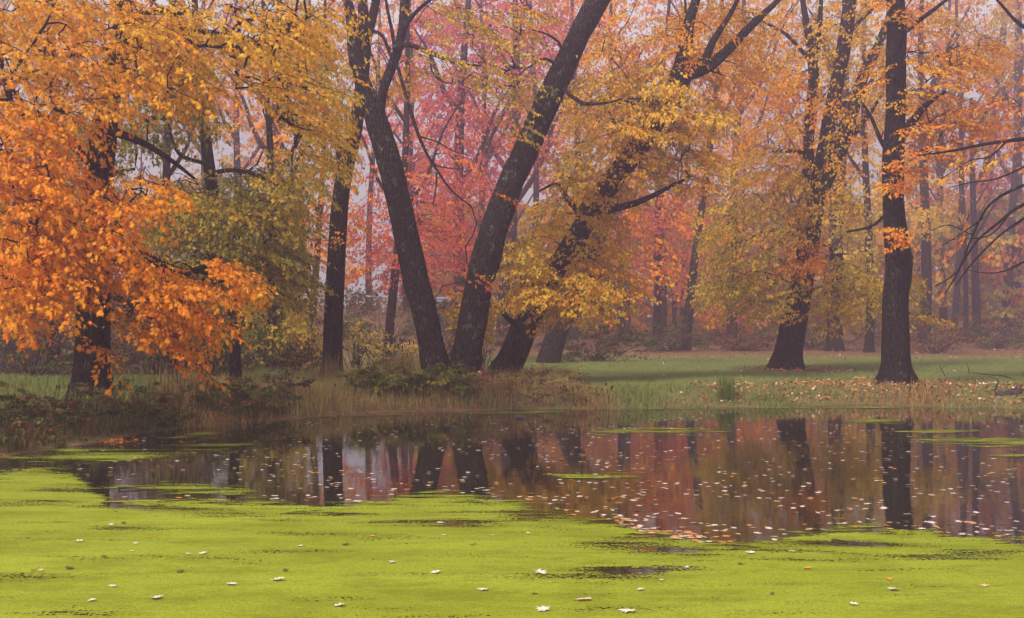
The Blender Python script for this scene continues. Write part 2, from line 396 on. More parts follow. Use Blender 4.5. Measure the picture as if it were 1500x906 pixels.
def instance_sprays(P, D, hue, Ls, nleaf, size, kind, rs, hvar=.05, svar=.05, twigs=True):
    """P, D (N,3) base and direction; returns leaf verts/faces/hue and twig verts/faces"""
    K = 6; n = len(P); pick = rs.integers(0, K, n)
    up = np.array([0, 0, 1.]) + rs.normal(0, .14, (n, 3))
    Fm = frames(D, up); sc = rs.uniform(.75, 1.2, n)
    LVs, H, TVs, TFs = [], [], [], []; off = 0
    for k in range(K):
        s = np.where(pick == k)[0]
        if not len(s): continue
        LV, lh, TV, TF = spray_template(Ls, nleaf, size, kind, k)
        A = np.einsum('nij,lkj->nlki', Fm[s], LV) * sc[s][:, None, None, None] + P[s][:, None, None, :]
        LVs.append(A.reshape(-1, 3)); kk = LV.shape[1]
        h = hue[s][:, None] + rs.normal(0, svar, (len(s), 1)) + rs.normal(0, hvar, (len(s), LV.shape[0]))
        H.append(np.repeat(h.ravel(), kk))
        if twigs:
            B = np.einsum('nij,kj->nki', Fm[s], TV) * sc[s][:, None, None] + P[s][:, None, :]
            TVs.append(B.reshape(-1, 3))
            TFs.append((TF[None] + (np.arange(len(s)) * len(TV))[:, None, None] + off).reshape(-1, 4)); off += len(s) * len(TV)
    LV = np.concatenate(LVs); kk = len(OUT[kind]); LF = np.arange(len(LV)).reshape(-1, kk)
    return LV, LF, np.clip(np.concatenate(H), 0.01, .99), (np.concatenate(TVs) if twigs else None), (np.concatenate(TFs) if twigs else None)

def catmull(P, W, step):
    P = np.asarray(P, float); W = np.asarray(W, float)
    Q = np.vstack([2 * P[0] - P[1], P, 2 * P[-1] - P[-2]]); w = np.concatenate([[W[0]], W, [W[-1]]])
    op, ow = [], []
    for i in range(1, len(Q) - 2):
        n = max(1, int(np.linalg.norm(Q[i + 1] - Q[i]) / step)); t = (np.arange(n) / n)[:, None]
        a, b, c, d = Q[i - 1], Q[i], Q[i + 1], Q[i + 2]
        op.append(.5 * (2 * b + (c - a) * t + (2 * a - 5 * b + 4 * c - d) * t ** 2 + (3 * b - a - 3 * c + d) * t ** 3))
        ow.append(w[i] * (1 - t[:, 0]) + w[i + 1] * t[:, 0])
    op.append(P[-1:]); ow.append(W[-1:]); return np.concatenate(op), np.concatenate(ow)
def tube(P, Rr, sides, rough=0, seed=0, flare=0, base=0):
    T = np.gradient(P, axis=0); T /= np.linalg.norm(T, axis=1, keepdims=True) + 1e-9
    ref = np.array([0, 1., 0]) if abs(T[0, 1]) < .8 else np.array([1., 0, 0])
    S = np.cross(T, ref); S /= np.linalg.norm(S, axis=1, keepdims=True) + 1e-9; U = np.cross(S, T)
    an = np.arange(sides) * 2 * math.pi / sides
    rad = np.repeat(Rr[:, None], sides, 1)
    if rough:
        ln = np.concatenate([[0], np.cumsum(np.linalg.norm(np.diff(P, axis=0), axis=1))])
        A2, L2 = np.meshgrid(an, ln)
        nz = fbm(np.cos(A2) * 1.5 + 10, np.sin(A2) * 1.5 + L2 * .9 + 20, seed, 3) - .5
        nz2 = vnoise(np.cos(A2) * 5 + 30, np.sin(A2) * 5 + L2 * 1.2, seed + 9) - .5
        rad = rad * (1 + rough * nz * 1.6 + rough * .9 * nz2)
        if flare:
            h = ln - base; lob = .6 + .4 * np.cos(an * 3 + seed) + .25 * np.cos(an * 5 + seed * 2.3)
            rad = rad * (1 + flare * np.exp(-np.clip(h, 0, None) / .28)[:, None] * lob[None])
    Vv = P[:, None] + rad[..., None] * (np.cos(an)[None, :, None] * S[:, None] + np.sin(an)[None, :, None] * U[:, None])
    n = len(P); i = (np.arange(n - 1) * sides)[:, None]; j = np.arange(sides)[None]; j2 = (j + 1) % sides
    Fq = np.stack([i + j, i + j2, i + sides + j2, i + sides + j], -1).reshape(-1, 4)
    Vv = np.vstack([Vv.reshape(-1, 3), P[-1:] + T[-1:] * Rr[-1]])
    k = (n - 1) * sides; tip = len(Vv) - 1
    tri = np.stack([k + j[0], k + j2[0], np.full(sides, tip)], 1)
    return Vv, Fq, tri
def join(parts):
    Vs, Q, T = [], [], []; o = 0
    for v, q, t in parts:
        Vs.append(v); Q.append(q + o); T.append(t + o); o += len(v)
    return np.concatenate(Vs), np.concatenate(Q), np.concatenate(T)

def tree(name, label, Y, stems, limbs=(), blobs=(), Ls=.8, nleaf=40, size=.09, kind='mid', seed=1, bark=None, flow=None, flow_w=.0, cat='tree',
         group=None, base=None, r0=.0042, sides=14, hvar=.05, svar=.05, droop=.25, rough=.14, limb_bark=None, twigs=True, ymap=None, start=.35, flare=.55, crown_name='crown', step=.3, mul=1.0, layer=None, lmat=None, holes=()):
    """stems/limbs: lists of (px, py, width_px[, dY]); blobs: (px, py, rx, ry, n, hue[, Ynear, Yfar])"""
    rs = np.random.default_rng(seed); bark = bark or M_bark
    def P3(p):
        yy = Y + (p[3] if len(p) > 3 else 0); return at(p[0], p[1], yy), p[2] / F * yy / 2
    if base is None:
        b = stems[0][0]; bp, _ = P3(b); bz = gz(bp[0], Y); base = np.array([bp[0], Y, bz])
    root = empty(name, base); tag(root, label, cat, group)
    SK, SD, SR = [], [], []
    for si, st in enumerate(list(stems) + list(limbs)):
        islimb = si >= len(stems)
        pr = [P3(p) for p in st]; P = np.array([q[0] for q in pr]); W = np.array([q[1] for q in pr])
        if not islimb:
            g = gz(P[0, 0], P[0, 1]); d0 = P[1] - P[0]
            P = np.vstack([[P[0, 0] - d0[0] * .1, P[0, 1], g - .35], P]); W = np.concatenate([[W[0] * 1.02], W])
            if P[1, 2] < g - .3: P[1, 2] = g
        C, Wc = catmull(P, W, .12 if sides > 10 else .4)
        if islimb: nz = 0
        v, q, t = tube(C, np.maximum(Wc, .006), sides if not islimb else max(6, sides - 4), rough, seed + si, 0 if islimb else flare, .35)
        me = make_mesh('limb' if islimb else 'trunk', v - base, [q, t], None, True)
        o_ = link('limb' if islimb else 'trunk', me, (limb_bark or bark) if islimb else bark, t0_ if islimb else root)
        if si == 0: t0_ = o_
        D = np.gradient(C, axis=0); D /= np.linalg.norm(D, axis=1, keepdims=True) + 1e-9
        k0 = int(len(C) * (.02 if islimb else start)); stp = max(1, int(.25 / (.12 if sides > 10 else .4)))
        SK.append(C[k0::stp]); SD.append(D[k0::stp]); SR.append(Wc[k0::stp])
    if not blobs: return root
    NP = np.concatenate(SK); ND = np.concatenate(SD); NR = np.concatenate(SR); ns = len(NP)
    parent = -np.ones(ns, int); load = np.zeros(ns)
    tg, hu = [], []
    for bl in blobs:
        cx, cy, rx, ry, n, h = bl[:6]; n = max(1, int(round(n * mul))); y0, y1 = (bl[6], bl[7]) if len(bl) > 7 else (Y - 1.6, Y + 1.6)
        a = rs.uniform(0, 2 * math.pi, n); rr = np.sqrt(rs.uniform(0, 1, n))
        for i in range(n):
            yy = rs.uniform(y0, y1); px = cx + rx * rr[i] * math.cos(a[i]); py = cy + ry * rr[i] * math.sin(a[i])
            if layer:
                per, slo, pull = layer; q = (py - slo * px) / per + .35 * math.sin(px * .013 + yy); py -= (q - round(q)) * per * pull
            if any(((px + 12 - q_[0]) / q_[2]) ** 2 + ((py - 6 - q_[1]) / q_[3]) ** 2 < 1 for q_ in holes): continue
            tg.append(at(px, py, yy)); hu.append(h)
    tg = np.array(tg); hu = np.array(hu, float)
    axis_xy = np.array([np.interp(tg[:, 2], SK[0][:, 2], SK[0][:, 0]), np.interp(tg[:, 2], SK[0][:, 2], SK[0][:, 1])]).T
    outd = np.zeros_like(tg); outd[:, :2] = tg[:, :2] - axis_xy; ln = np.linalg.norm(outd, axis=1, keepdims=True); outd /= ln + .3
    sdir = outd + rs.normal(0, .35, tg.shape); sdir[:, 2] = rs.normal(-droop, .18, len(tg))
    if flow is not None: sdir = sdir * (1 - flow_w) + (np.array(flow) + rs.normal(0, .22, tg.shape)) * flow_w
    sdir /= np.linalg.norm(sdir, axis=1, keepdims=True)
    base_p = tg - sdir * Ls * .45
    d0 = np.linalg.norm(base_p[:, None] - NP[None, ::2], axis=2).min(1); order = np.argsort(d0)
    paths = []; cap = len(NP) + len(tg) * 14
    BP = np.empty((cap, 3)); BD = np.empty((cap, 3)); BP[:ns] = NP; BD[:ns] = ND; cnt = ns; par = list(parent)
    for i in order:
        p = base_p[i]; dv = p - BP[:cnt]; dist = np.linalg.norm(dv, axis=1)
        ang = np.einsum('ij,ij->i', dv, BD[:cnt]) / (dist + 1e-6)
        k = int(np.argmin(dist * (1.5 - .5 * ang) + .35 * np.clip(BP[:cnt, 2] - p[2], 0, 9)))
        d = dist[k]
        if d < .12: par_k = k; load_idx = k; paths.append((k, [], i)); continue
        a, bdir = BP[k], BD[k]; to = dv[k] / d
        c1 = a + (bdir * .35 + to * .5 + np.array([0, 0, .18])) * d * .4; c2 = p - (sdir[i] * .6 + to * .4) * d * .35
        m = min(12, max(2, int(d / step))); t = (np.arange(1, m + 1) / m)[:, None]
        C = (1 - t) ** 3 * a + 3 * (1 - t) ** 2 * t * c1 + 3 * (1 - t) * t * t * c2 + t ** 3 * p
        C[:-1] += rs.normal(0, .035 * min(d, 1.5), (m - 1, 3)) if m > 1 else 0
        ids = list(range(cnt, cnt + m)); Dn = np.diff(np.vstack([a, C]), axis=0); Dn /= np.linalg.norm(Dn, axis=1, keepdims=True) + 1e-9
        BP[cnt:cnt + m] = C; BD[cnt:cnt + m] = Dn; par += [k] + ids[:-1]; cnt += m
        paths.append((k, ids, i))
    ld = np.zeros(cnt)
    for k, ids, i in paths: ld[ids[-1] if ids else k] += 1
    for j in range(cnt - 1, ns - 1, -1): ld[par[j]] += ld[j]
    rad = r0 * np.sqrt(np.maximum(ld, 1)) ; rad[:ns] = np.minimum(np.maximum(NR, .01), rad[:ns] * 1.3)
    parts = []
    for k, ids, i in paths:
        if not ids: continue
        P = np.vstack([BP[k], BP[ids]]); rr = np.concatenate([[min(rad[k], rad[ids[0]] * 1.15)], rad[ids]]); rr[-1] = min(rr[-1], r0 * 1.2)
        parts.append(tube(P, rr, 5))
    LV, LF, H, TV, TF = instance_sprays(base_p, sdir, hu, Ls, nleaf, size, kind, rs, hvar, svar, twigs)
    if parts:
        v, q, t = join(parts)
        if twigs: q = np.concatenate([q, TF + len(v)]); v = np.concatenate([v, TV])
        link('branchwork', make_mesh('branchwork', v - base, [q, t], None, True), M_twig, root)['kind'] = 'stuff'
    link(crown_name, make_mesh(crown_name, LV - base, LF, {'hue': H}), lmat or M_leaf, root)
    return root

# ------------------------------------------------------------------ the trees one can tell apart
tree('maple_tree', 'near dark trunked maple with bright orange leaves overhanging the left bank', 21.5,
     [[(130, 592, 56), (134, 545, 50), (138, 470, 49), (139, 400, 44), (142, 300, 40), (150, 215, 40), (158, 150, 34), (172, 80, 28), (185, 0, 24), (195, -120, 18), (205, -260, 8)]],
     limbs=[[(150, 260, 16), (110, 215, 13, -.8), (60, 170, 10, -1.8), (0, 150, 8, -2.6), (-60, 140, 5, -3)],
            [(175, 95, 16), (215, 60, 12, -.8), (280, 45, 9, -1.6), (360, 60, 7, -2.4), (440, 75, 4, -2.8)],
            [(140, 380, 16), (185, 385, 12, -1), (240, 395, 9, -2.2), (300, 400, 6, -3), (350, 418, 3, -3.4)],
            [(140, 420, 14), (180, 440, 10, -1), (230, 470, 8, -2), (270, 505, 5, -2.6), (310, 545, 3, -3)],
            [(130, 390, 15), (80, 400, 11, -1.4), (30, 420, 8, -2.4), (-30, 440, 5, -3)],
            [(160, 190, 14), (210, 210, 10, -1), (250, 235, 7, -1.8), (285, 262, 4, -2.2)]],
     blobs=[(p[0] - 6, p[1] - (16 if p[1] > 350 else 4)) + p[2:] for p in [p_[:5] + (p_[5] - .03 + .035 * (p_[1] > 240),) + p_[6:] for p_ in [(110, 55, 175, 75, 175, .63, 16.5, 22), (330, 50, 150, 55, 110, .57, 16.5, 22), (440, 90, 75, 70, 52, .58, 17, 21), (475, 190, 42, 60, 30, .55, 19, 23),
            (60, 180, 100, 60, 55, .68, 16, 20), (235, 135, 95, 40, 36, .62, 16.5, 20), (480, 20, 50, 30, 16, .56, 18, 22),
            (80, 300, 130, 60, 104, .69, 15.5, 19), (55, 240, 90, 50, 44, .73, 15.5, 19), (240, 290, 45, 26, 13, .66, 16, 18),
            (95, 390, 130, 44, 110, .71, 15.2, 19), (280, 405, 95, 26, 42, .71, 15.5, 18), (30, 442, 75, 30, 34, .70, 15.2, 18),
            (245, 466, 65, 26, 34, .67, 15.5, 18), (350, 435, 40, 12, 8, .64, 15.8, 17), (278, 474, 48, 12, 8, .71, 15.8, 17.2), (288, 534, 18, 8, 4, .70, 16, 17),
            (245, 505, 22, 10, 3, .72, 16, 17), (160, 528, 6, 6, 2, .68, 16, 16.6), (285, 425, 30, 12, 8, .7, 15.8, 17.5),
            (30, 500, 26, 10, 3, .72, 16, 18), (60, -120, 220, 100, 80, .64, 17, 25), (330, -110, 200, 90, 70, .58, 17, 25), (150, -300, 260, 100, 70, .6, 17, 26), (-120, 200, 90, 260, 70, .7, 15, 24)]]],  # sprays above and left of view are added to shade bank and trunks
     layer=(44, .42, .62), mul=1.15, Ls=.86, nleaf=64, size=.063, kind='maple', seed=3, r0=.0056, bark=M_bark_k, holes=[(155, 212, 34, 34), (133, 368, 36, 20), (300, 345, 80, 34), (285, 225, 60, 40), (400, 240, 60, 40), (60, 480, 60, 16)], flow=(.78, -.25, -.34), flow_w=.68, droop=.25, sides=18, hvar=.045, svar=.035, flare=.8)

tree('olive_maple', 'tree with olive green leaves standing behind the near orange maple', 27.5,
     [[(345, 556, 15), (344, 500, 15), (338, 430, 15), (325, 350, 15), (310, 270, 18), (300, 190, 15), (290, 100, 12), (285, 0, 9), (280, -120, 4)]],
     limbs=[[(305, 255, 8), (340, 250, 6, -.5), (380, 258, 7, -1), (430, 282, 4, -1.4)], [(300, 240, 6), (262, 225, 6, -1), (245, 180, 4, -1.4), (236, 165, 3, -1.6)],
            [(325, 345, 9), (365, 350, 6, -.6), (400, 375, 4, -1)]],
     blobs=[(245, 165, 60, 45, 22, .18, 25, 28), (350, 290, 85, 40, 50, .31, 25, 29), (370, 350, 75, 55, 60, .32, 25, 29), (260, 330, 60, 60, 34, .30, 25, 29), (410, 300, 45, 60, 26, .38, 25, 29),
            (300, 430, 70, 50, 24, .25, 26, 29), (60, 330, 90, 80, 30, .22, 24, 27), (440, 240, 45, 40, 14, .40, 25, 29), (130, 200, 80, 60, 24, .24, 24, 27), (420, 400, 36, 50, 24, .34, 26, 29),
            (250, 90, 60, 30, 12, .3, 24, 27), (460, 130, 50, 60, 20, .38, 24, 28)],
     layer=(36, .2, .55), Ls=1.05, nleaf=54, size=.082, kind='mid', seed=5, mul=2.1, flow=(.7, 0, -.3), flow_w=.35, svar=.07, hvar=.06)

tree('slim_tree', 'slim straight trunk rising from dry grass left of the forked tree', 29.5,
     [[(486, 558, 31), (487, 520, 29), (489, 450, 29), (493, 380, 27), (497, 310, 25), (505, 250, 24), (517, 205, 22), (524, 165, 20, .3), (531, 110, 19, .6), (534, 60, 20, .6), (531, 0, 14, .6), (528, -100, 8, .6)]],
     limbs=[[(503, 255, 14), (497, 225, 10), (493, 200, 9), (492, 170, 6)], [(534, 70, 14, .6), (543, 35, 14, .6), (552, -10, 12, .6), (560, -90, 8, .6)]],
     blobs=[(500, 120, 50, 60, 12, .55, 28.5, 31), (520, 330, 30, 20, 2, .74, 28.5, 30), (480, 300, 40, 14, 3, .72, 28.5, 30), (570, 120, 40, 50, 12, .58, 30, 33), (600, 110, 40, 30, 7, .58, 30, 33)],
     Ls=.9, nleaf=34, size=.09, seed=7, rough=.08)

tree('forked_tree', 'dark tree of two big trunks parting in a wide V from one base', 28.9,
     [[(640, 557, 42), (632, 510, 37), (622, 460, 37), (610, 410, 39), (597, 350, 37), (583, 290, 37), (568, 230, 35), (555, 190, 33), (546, 160, 29), (533, 125, 22), (520, 80, 20), (517, 40, 18), (509, 0, 13), (500, -80, 10), (490, -180, 4)],
      [(679, 558, 48), (686, 510, 42), (694, 460, 42), (703, 410, 41), (716, 360, 42), (733, 310, 39), (750, 265, 38), (768, 225, 38), (788, 180, 37), (808, 135, 37), (828, 95, 33), (846, 55, 32), (865, 20, 34), (885, -15, 33), (912, -60, 28), (940, -150, 18), (960, -260, 8)]],
     limbs=[[(561, 210, 18), (557, 165, 14, -.1), (562, 130, 14, -.2), (574, 98, 15, -.2), (585, 66, 14, -.2), (592, 20, 14), (594, -40, 13), (600, -130, 8)],
            [(517, 28, 6, -.3), (530, 38, 5, -.4), (548, 46, 5, -.5), (561, 54, 5, -.6), (572, 80, 5, -.7), (583, 100, 5, -.8), (592, 130, 5, -.9), (601, 160, 5, -1), (612, 195, 5, -1.1), (625, 225, 4.5, -1.2), (642, 252, 4, -1.3), (662, 280, 3, -1.4), (690, 302, 2, -1.4)],
            [(577, 70, 8, -.3), (600, 66, 7, -.6), (630, 78, 6, -.9), (655, 88, 5, -1.1), (678, 94, 4, -1.3), (705, 97, 2.5, -1.5)],
            [(585, 60, 8, -.2), (600, 30, 6, -.4), (620, 8, 5, -.6), (645, -8, 4, -.8), (680, -14, 3, -1)],
            [(580, 82, 6, -.2), (574, 45, 5, -.3), (566, 5, 4, -.4), (560, -40, 3, -.4)],
            [(614, 200, 2.5, -1.1), (640, 208, 2, -1.2), (665, 222, 1.5, -1.3), (690, 228, 1.2, -1.3)],
            [(626, 228, 2.5, -1.2), (640, 243, 2, -1.2), (670, 248, 1.5, -1.4)],
            [(640, 250, 2.5, -1.3), (638, 280, 2, -1.3), (634, 300, 1.4, -1.3)],
            [(630, 78, 3, -.9), (634, 108, 2.5, -1), (655, 122, 2, -1.1), (680, 118, 1.4, -1.2)],
            [(820, 98, 5), (795, 86, 4, -.3), (772, 100, 3, -.5), (745, 97, 2, -.7)], [(826, 80, 5), (818, 62, 4, -.2), (800, 50, 3, -.4), (780, 44, 2, -.6)],
            [(815, 122, 6), (850, 150, 5, -.6), (880, 152, 4, -.9), (910, 146, 2.5, -1.2)]],
     blobs=[(700, 55, 90, 45, 26, .47, 26.5, 30), (750, 105, 60, 50, 20, .46, 26.5, 30), (640, 15, 60, 25, 12, .46, 27, 30), (770, 15, 60, 20, 12, .48, 27, 30), (650, 100, 40, 24, 6, .46, 27, 29),
            (760, 160, 30, 40, 7, .50, 27, 29), (712, 405, 12, 8, 2, .76, 28, 28.2), (745, 285, 12, 5, 2, .74, 28, 28.2), (735, 130, 60, 20, 8, .44, 27, 30),
            (700, -70, 160, 50, 24, .5, 27, 32), (880, 100, 30, 40, 6, .52, 28, 31), (668, 455, 16, 22, 4, .52, 29, 30), (700, 430, 18, 16, 3, .55, 29.6, 30.5)],
     layer=(30, .15, .5), Ls=.85, nleaf=40, size=.075, kind='mid', seed=9, mul=1.4, bark=M_bark_l, limb_bark=M_bark_l, sides=20, rough=.17, flare=.5, hvar=.06, svar=.06, start=.6)

tree('leaning_maple', 'golden leaved maple leaning far to the right behind the forked tree', 31.5,
     [[(738, 553, 40), (754, 515, 39), (768, 480, 38), (786, 445, 35), (812, 400, 31), (842, 350, 30), (872, 300, 30), (905, 255, 30), (935, 215, 31), (960, 175, 32), (983, 140, 33), (999, 108, 32), (1003, 75, 24), (1010, 30, 16), (1025, -20, 11), (1040, -100, 5)]],
     limbs=[[(1000, 112, 22), (1040, 96, 18), (1070, 70, 14), (1098, 40, 12), (1130, 10, 9), (1170, -30, 6)],
            [(1005, 100, 18), (1030, 92, 14), (1045, 60, 10), (1070, 20, 7), (1090, -20, 5)],
            [(852, 330, 15), (880, 312, 12, -.4), (930, 298, 10, -.8), (970, 280, 7, -1.2), (1008, 260, 5, -1.5)],
            [(770, 480, 10), (748, 470, 8, -.5), (733, 456, 5, -.8), (715, 440, 3, -1)],
            [(960, 170, 10), (915, 150, 8, -.6), (880, 148, 6, -1), (850, 155, 3, -1.3)], [(855, 320, 10), (830, 290, 8, -.8), (815, 270, 5, -1.2), (790, 280, 3, -1.4)]],
     blobs=[p[:5] + (p[5] - .015,) + p[6:] for p in [(830, 430, 75, 32, 40, .52, 29, 32), (770, 390, 40, 45, 24, .50, 29, 31.5), (850, 350, 75, 50, 46, .54, 30.5, 34), (880, 290, 60, 40, 22, .56, 30.8, 34), (700, 450, 36, 28, 12, .49, 29.3, 31),
            (900, 230, 70, 45, 32, .54, 29.6, 34), (880, 150, 60, 45, 30, .52, 29, 33), (990, 170, 80, 35, 44, .53, 29, 33), (1010, 240, 50, 40, 22, .58, 29.5, 33), (945, 70, 80, 50, 34, .62, 30, 34),
            (1080, 100, 60, 60, 24, .64, 31, 35), (900, 420, 40, 30, 16, .60, 30, 33), (830, 250, 30, 30, 10, .52, 29, 31), (950, 130, 60, 30, 20, .5, 29, 32), (1060, 30, 70, 40, 20, .62, 31, 35),
            (960, -60, 150, 50, 26, .6, 30, 35), (800, 310, 22, 20, 6, .5, 29.5, 31)]],
     layer=(34, .12, .6), Ls=.9, nleaf=50, size=.080, kind='mid', seed=13, mul=2.4, flow=(.5, -.2, -.2), flow_w=.3, hvar=.05, svar=.06, start=.4)

tree('stout_tree', 'stout dark leaning trunk half hidden behind the golden leaning maple', 45,
     [[(803, 529, 33), (816, 490, 31), (833, 450, 29), (856, 400, 28), (880, 340, 20), (910, 270, 14), (940, 190, 8)]],
     blobs=[(930, 380, 50, 40, 16, .66, 43, 47), (960, 310, 60, 40, 14, .70, 43, 47)], Ls=1.3, nleaf=36, size=.13, kind='far', seed=17, sides=14, flare=.25)

tree('branching_tree', 'misty tree splitting into several upright limbs, with hanging yellow and orange leaves', 38.5,
     [[(1153, 541, 46), (1155, 520, 41), (1162, 480, 38), (1170, 440, 36), (1178, 400, 33), (1186, 350, 30), (1194, 295, 28), (1207, 230, 23), (1217, 170, 22), (1228, 110, 20), (1237, 60, 21), (1245, 0, 19), (1250, -80, 12), (1255, -180, 5)]],
     limbs=[[(1190, 320, 20), (1184, 250, 18), (1185, 200, 15), (1190, 150, 18), (1192, 110, 17), (1186, 60, 14), (1178, 15, 9), (1170, -40, 6)],
            [(1192, 105, 12), (1198, 60, 10), (1202, 10, 7), (1206, -40, 4)],
            [(1196, 300, 20), (1220, 240, 20), (1238, 190, 22), (1253, 150, 19), (1265, 110, 17), (1285, 70, 14), (1300, 30, 10), (1320, -30, 5)],
            [(1218, 250, 11), (1250, 198, 9), (1275, 165, 7), (1292, 140, 4)], [(1190, 225, 8), (1160, 222, 6, -.4), (1132, 222, 4, -.6)], [(1188, 90, 7), (1150, 50, 5), (1110, 30, 4), (1080, 25, 3)],
            [(1210, 200, 7), (1230, 165, 5), (1250, 128, 3)], [(1238, 55, 7), (1270, 20, 6), (1310, -10, 4)]],
     blobs=[(1090, 330, 60, 60, 34, .42, 36.5, 40), (1110, 420, 70, 40, 34, .40, 36.5, 40), (1060, 400, 40, 60, 18, .44, 36.5, 40), (1180, 380, 34, 24, 12, .72, 36.5, 38), (1200, 300, 60, 50, 16, .50, 37, 40),
            (1250, 420, 55, 40, 28, .42, 36.5, 40), (1160, 130, 60, 50, 24, .66, 36.5, 40), (1140, 200, 60, 40, 18, .62, 36.5, 40), (1120, 250, 60, 40, 18, .52, 36.5, 39), (1200, 80, 60, 60, 10, .50, 37, 41),
            (1250, 60, 50, 50, 10, .5, 37, 42), (1215, 455, 60, 16, 8, .5, 36.8, 39), (1160, 300, 40, 60, 16, .5, 36.8, 38.2), (1230, 200, 30, 100, 8, .6, 36.5, 38), (1100, 60, 50, 50, 14, .58, 37, 40), (1290, 150, 50, 50, 12, .56, 37, 41), (1190, 30, 80, 40, 14, .6, 37, 41)],
     layer=(40, .1, .5), Ls=1.0, nleaf=46, size=.085, kind='mid', seed=19, flare=.35, mul=3.0, droop=.5, start=.5, svar=.07)

tree('straight_tree', 'tall straight dark trunk by the water on the right with orange tufts on it', 29.4,
     [[(1313, 555, 46), (1312, 535, 41), (1312, 500, 40), (1312, 440, 37), (1317, 385, 38), (1312, 340, 34), (1308, 290, 30), (1308, 240, 32), (1311, 190, 29), (1312, 140, 28), (1312, 90, 28), (1313, 40, 28), (1312, -10, 26), (1315, -110, 20), (1315, -240, 8)]],
     limbs=[[(1315, 200, 16), (1333, 184, 14, -.1), (1348, 163, 11, -.2), (1362, 150, 7, -.3), (1385, 135, 4, -.5)], [(1305, 230, 8), (1290, 205, 6, .3), (1275, 170, 5, .5), (1262, 150, 3, .7)],
            [(1318, 392, 9), (1331, 383, 8), (1336, 376, 5)], [(1310, 60, 8), (1340, 35, 7, -.4), (1380, 5, 5, -.8), (1410, -20, 4, -1)], [(1308, 300, 5), (1280, 330, 4, .4), (1240, 340, 3, .8)]],
     blobs=[(1312, 343, 14, 9, 3, .68, 28.5, 28.9), (1312, 275, 18, 14, 4, .70, 28.5, 29), (1330, 240, 30, 20, 7, .70, 28.2, 30), (1390, 95, 60, 30, 22, .64, 27.5, 31), (1370, 200, 70, 30, 22, .70, 27.5, 31),
            (1290, 95, 24, 30, 8, .64, 28.5, 31), (1440, 80, 40, 30, 8, .64, 28, 31), (1420, 160, 60, 30, 12, .66, 28, 32), (1350, 150, 40, 20, 8, .62, 28, 31), (1345, 30, 50, 30, 6, .62, 28.5, 31),
            (1330, 20, 12, 8, 2, .72, 28.6, 28.9), (1350, 458, 16, 5, 2, .5, 29.5, 30.5), (1335, 405, 10, 20, 2, .46, 29.8, 30.6), (1340, 440, 14, 6, 1, .46, 29.8, 30.6), (1350, -80, 160, 40, 26, .62, 27, 33), (1285, 20, 20, 30, 4, .6, 28.5, 31)],
     layer=(30, .1, .4), Ls=.85, nleaf=44, size=.078, kind='mid', seed=23, mul=2.3, bark=M_bark, sides=20, rough=.12, flare=.6, start=.4, droop=.1)

# a tree just outside the right edge whose bare boughs hang into view
tree('bare_bough_tree', 'tree at the right edge with thin bare boughs and sparse red leaves reaching in', 26,
     [[(1640, 575, 44), (1640, 480, 40), (1635, 350, 36), (1630, 220, 32), (1625, 100, 28), (1620, -60, 20), (1610, -220, 8)]],
     limbs=[[(1630, 230, 16), (1580, 205, 12), (1520, 203, 7), (1475, 207, 5.5), (1430, 214, 4.5), (1390, 222, 3.5), (1345, 228, 2)],
            [(1632, 260, 12), (1560, 262, 7), (1500, 272, 4.5), (1450, 300, 4, -.2), (1425, 345, 3.4, -.3), (1405, 395, 3, -.4), (1385, 430, 2, -.5)],
            [(1632, 290, 12), (1560, 290, 8), (1500, 300, 5), (1465, 325, 4), (1430, 355, 3), (1400, 400, 2.4), (1370, 420, 1.6)],
            [(1500, 320, 4), (1465, 345, 3), (1425, 385, 2.4), (1400, 418, 1.5)], [(1440, 320, 2.4, -.2), (1405, 345, 1.8, -.2), (1380, 360, 1.2, -.3)],
            [(1500, 384, 3), (1470, 398, 2.2), (1440, 400, 1.6), (1415, 395, 1)], [(1425, 345, 2, -.3), (1390, 330, 1.6), (1365, 338, 1)], [(1475, 207, 3), (1450, 230, 2.4), (1420, 236, 1.6), (1380, 262, 1.2)],
            [(1475, 320, 2.4), (1450, 345, 2), (1420, 350, 1.4), (1385, 352, 1)], [(1500, 245, 3), (1460, 262, 2.2), (1420, 268, 1.6), (1390, 275, 1)],
            [(1625, 90, 14), (1560, 60, 9), (1500, 40, 6), (1460, 0, 4)]],
     blobs=[(1480, 150, 30, 50, 9, .80, 25, 28), (1450, 232, 50, 14, 5, .60, 25.5, 27), (1560, 100, 60, 80, 20, .74, 25, 28), (1475, 210, 40, 12, 3, .72, 25.5, 27), (1430, 350, 50, 30, 2, .7, 25.5, 27)],
     Ls=.7, nleaf=22, size=.085, kind='mid', seed=29, start=.4, sides=12)

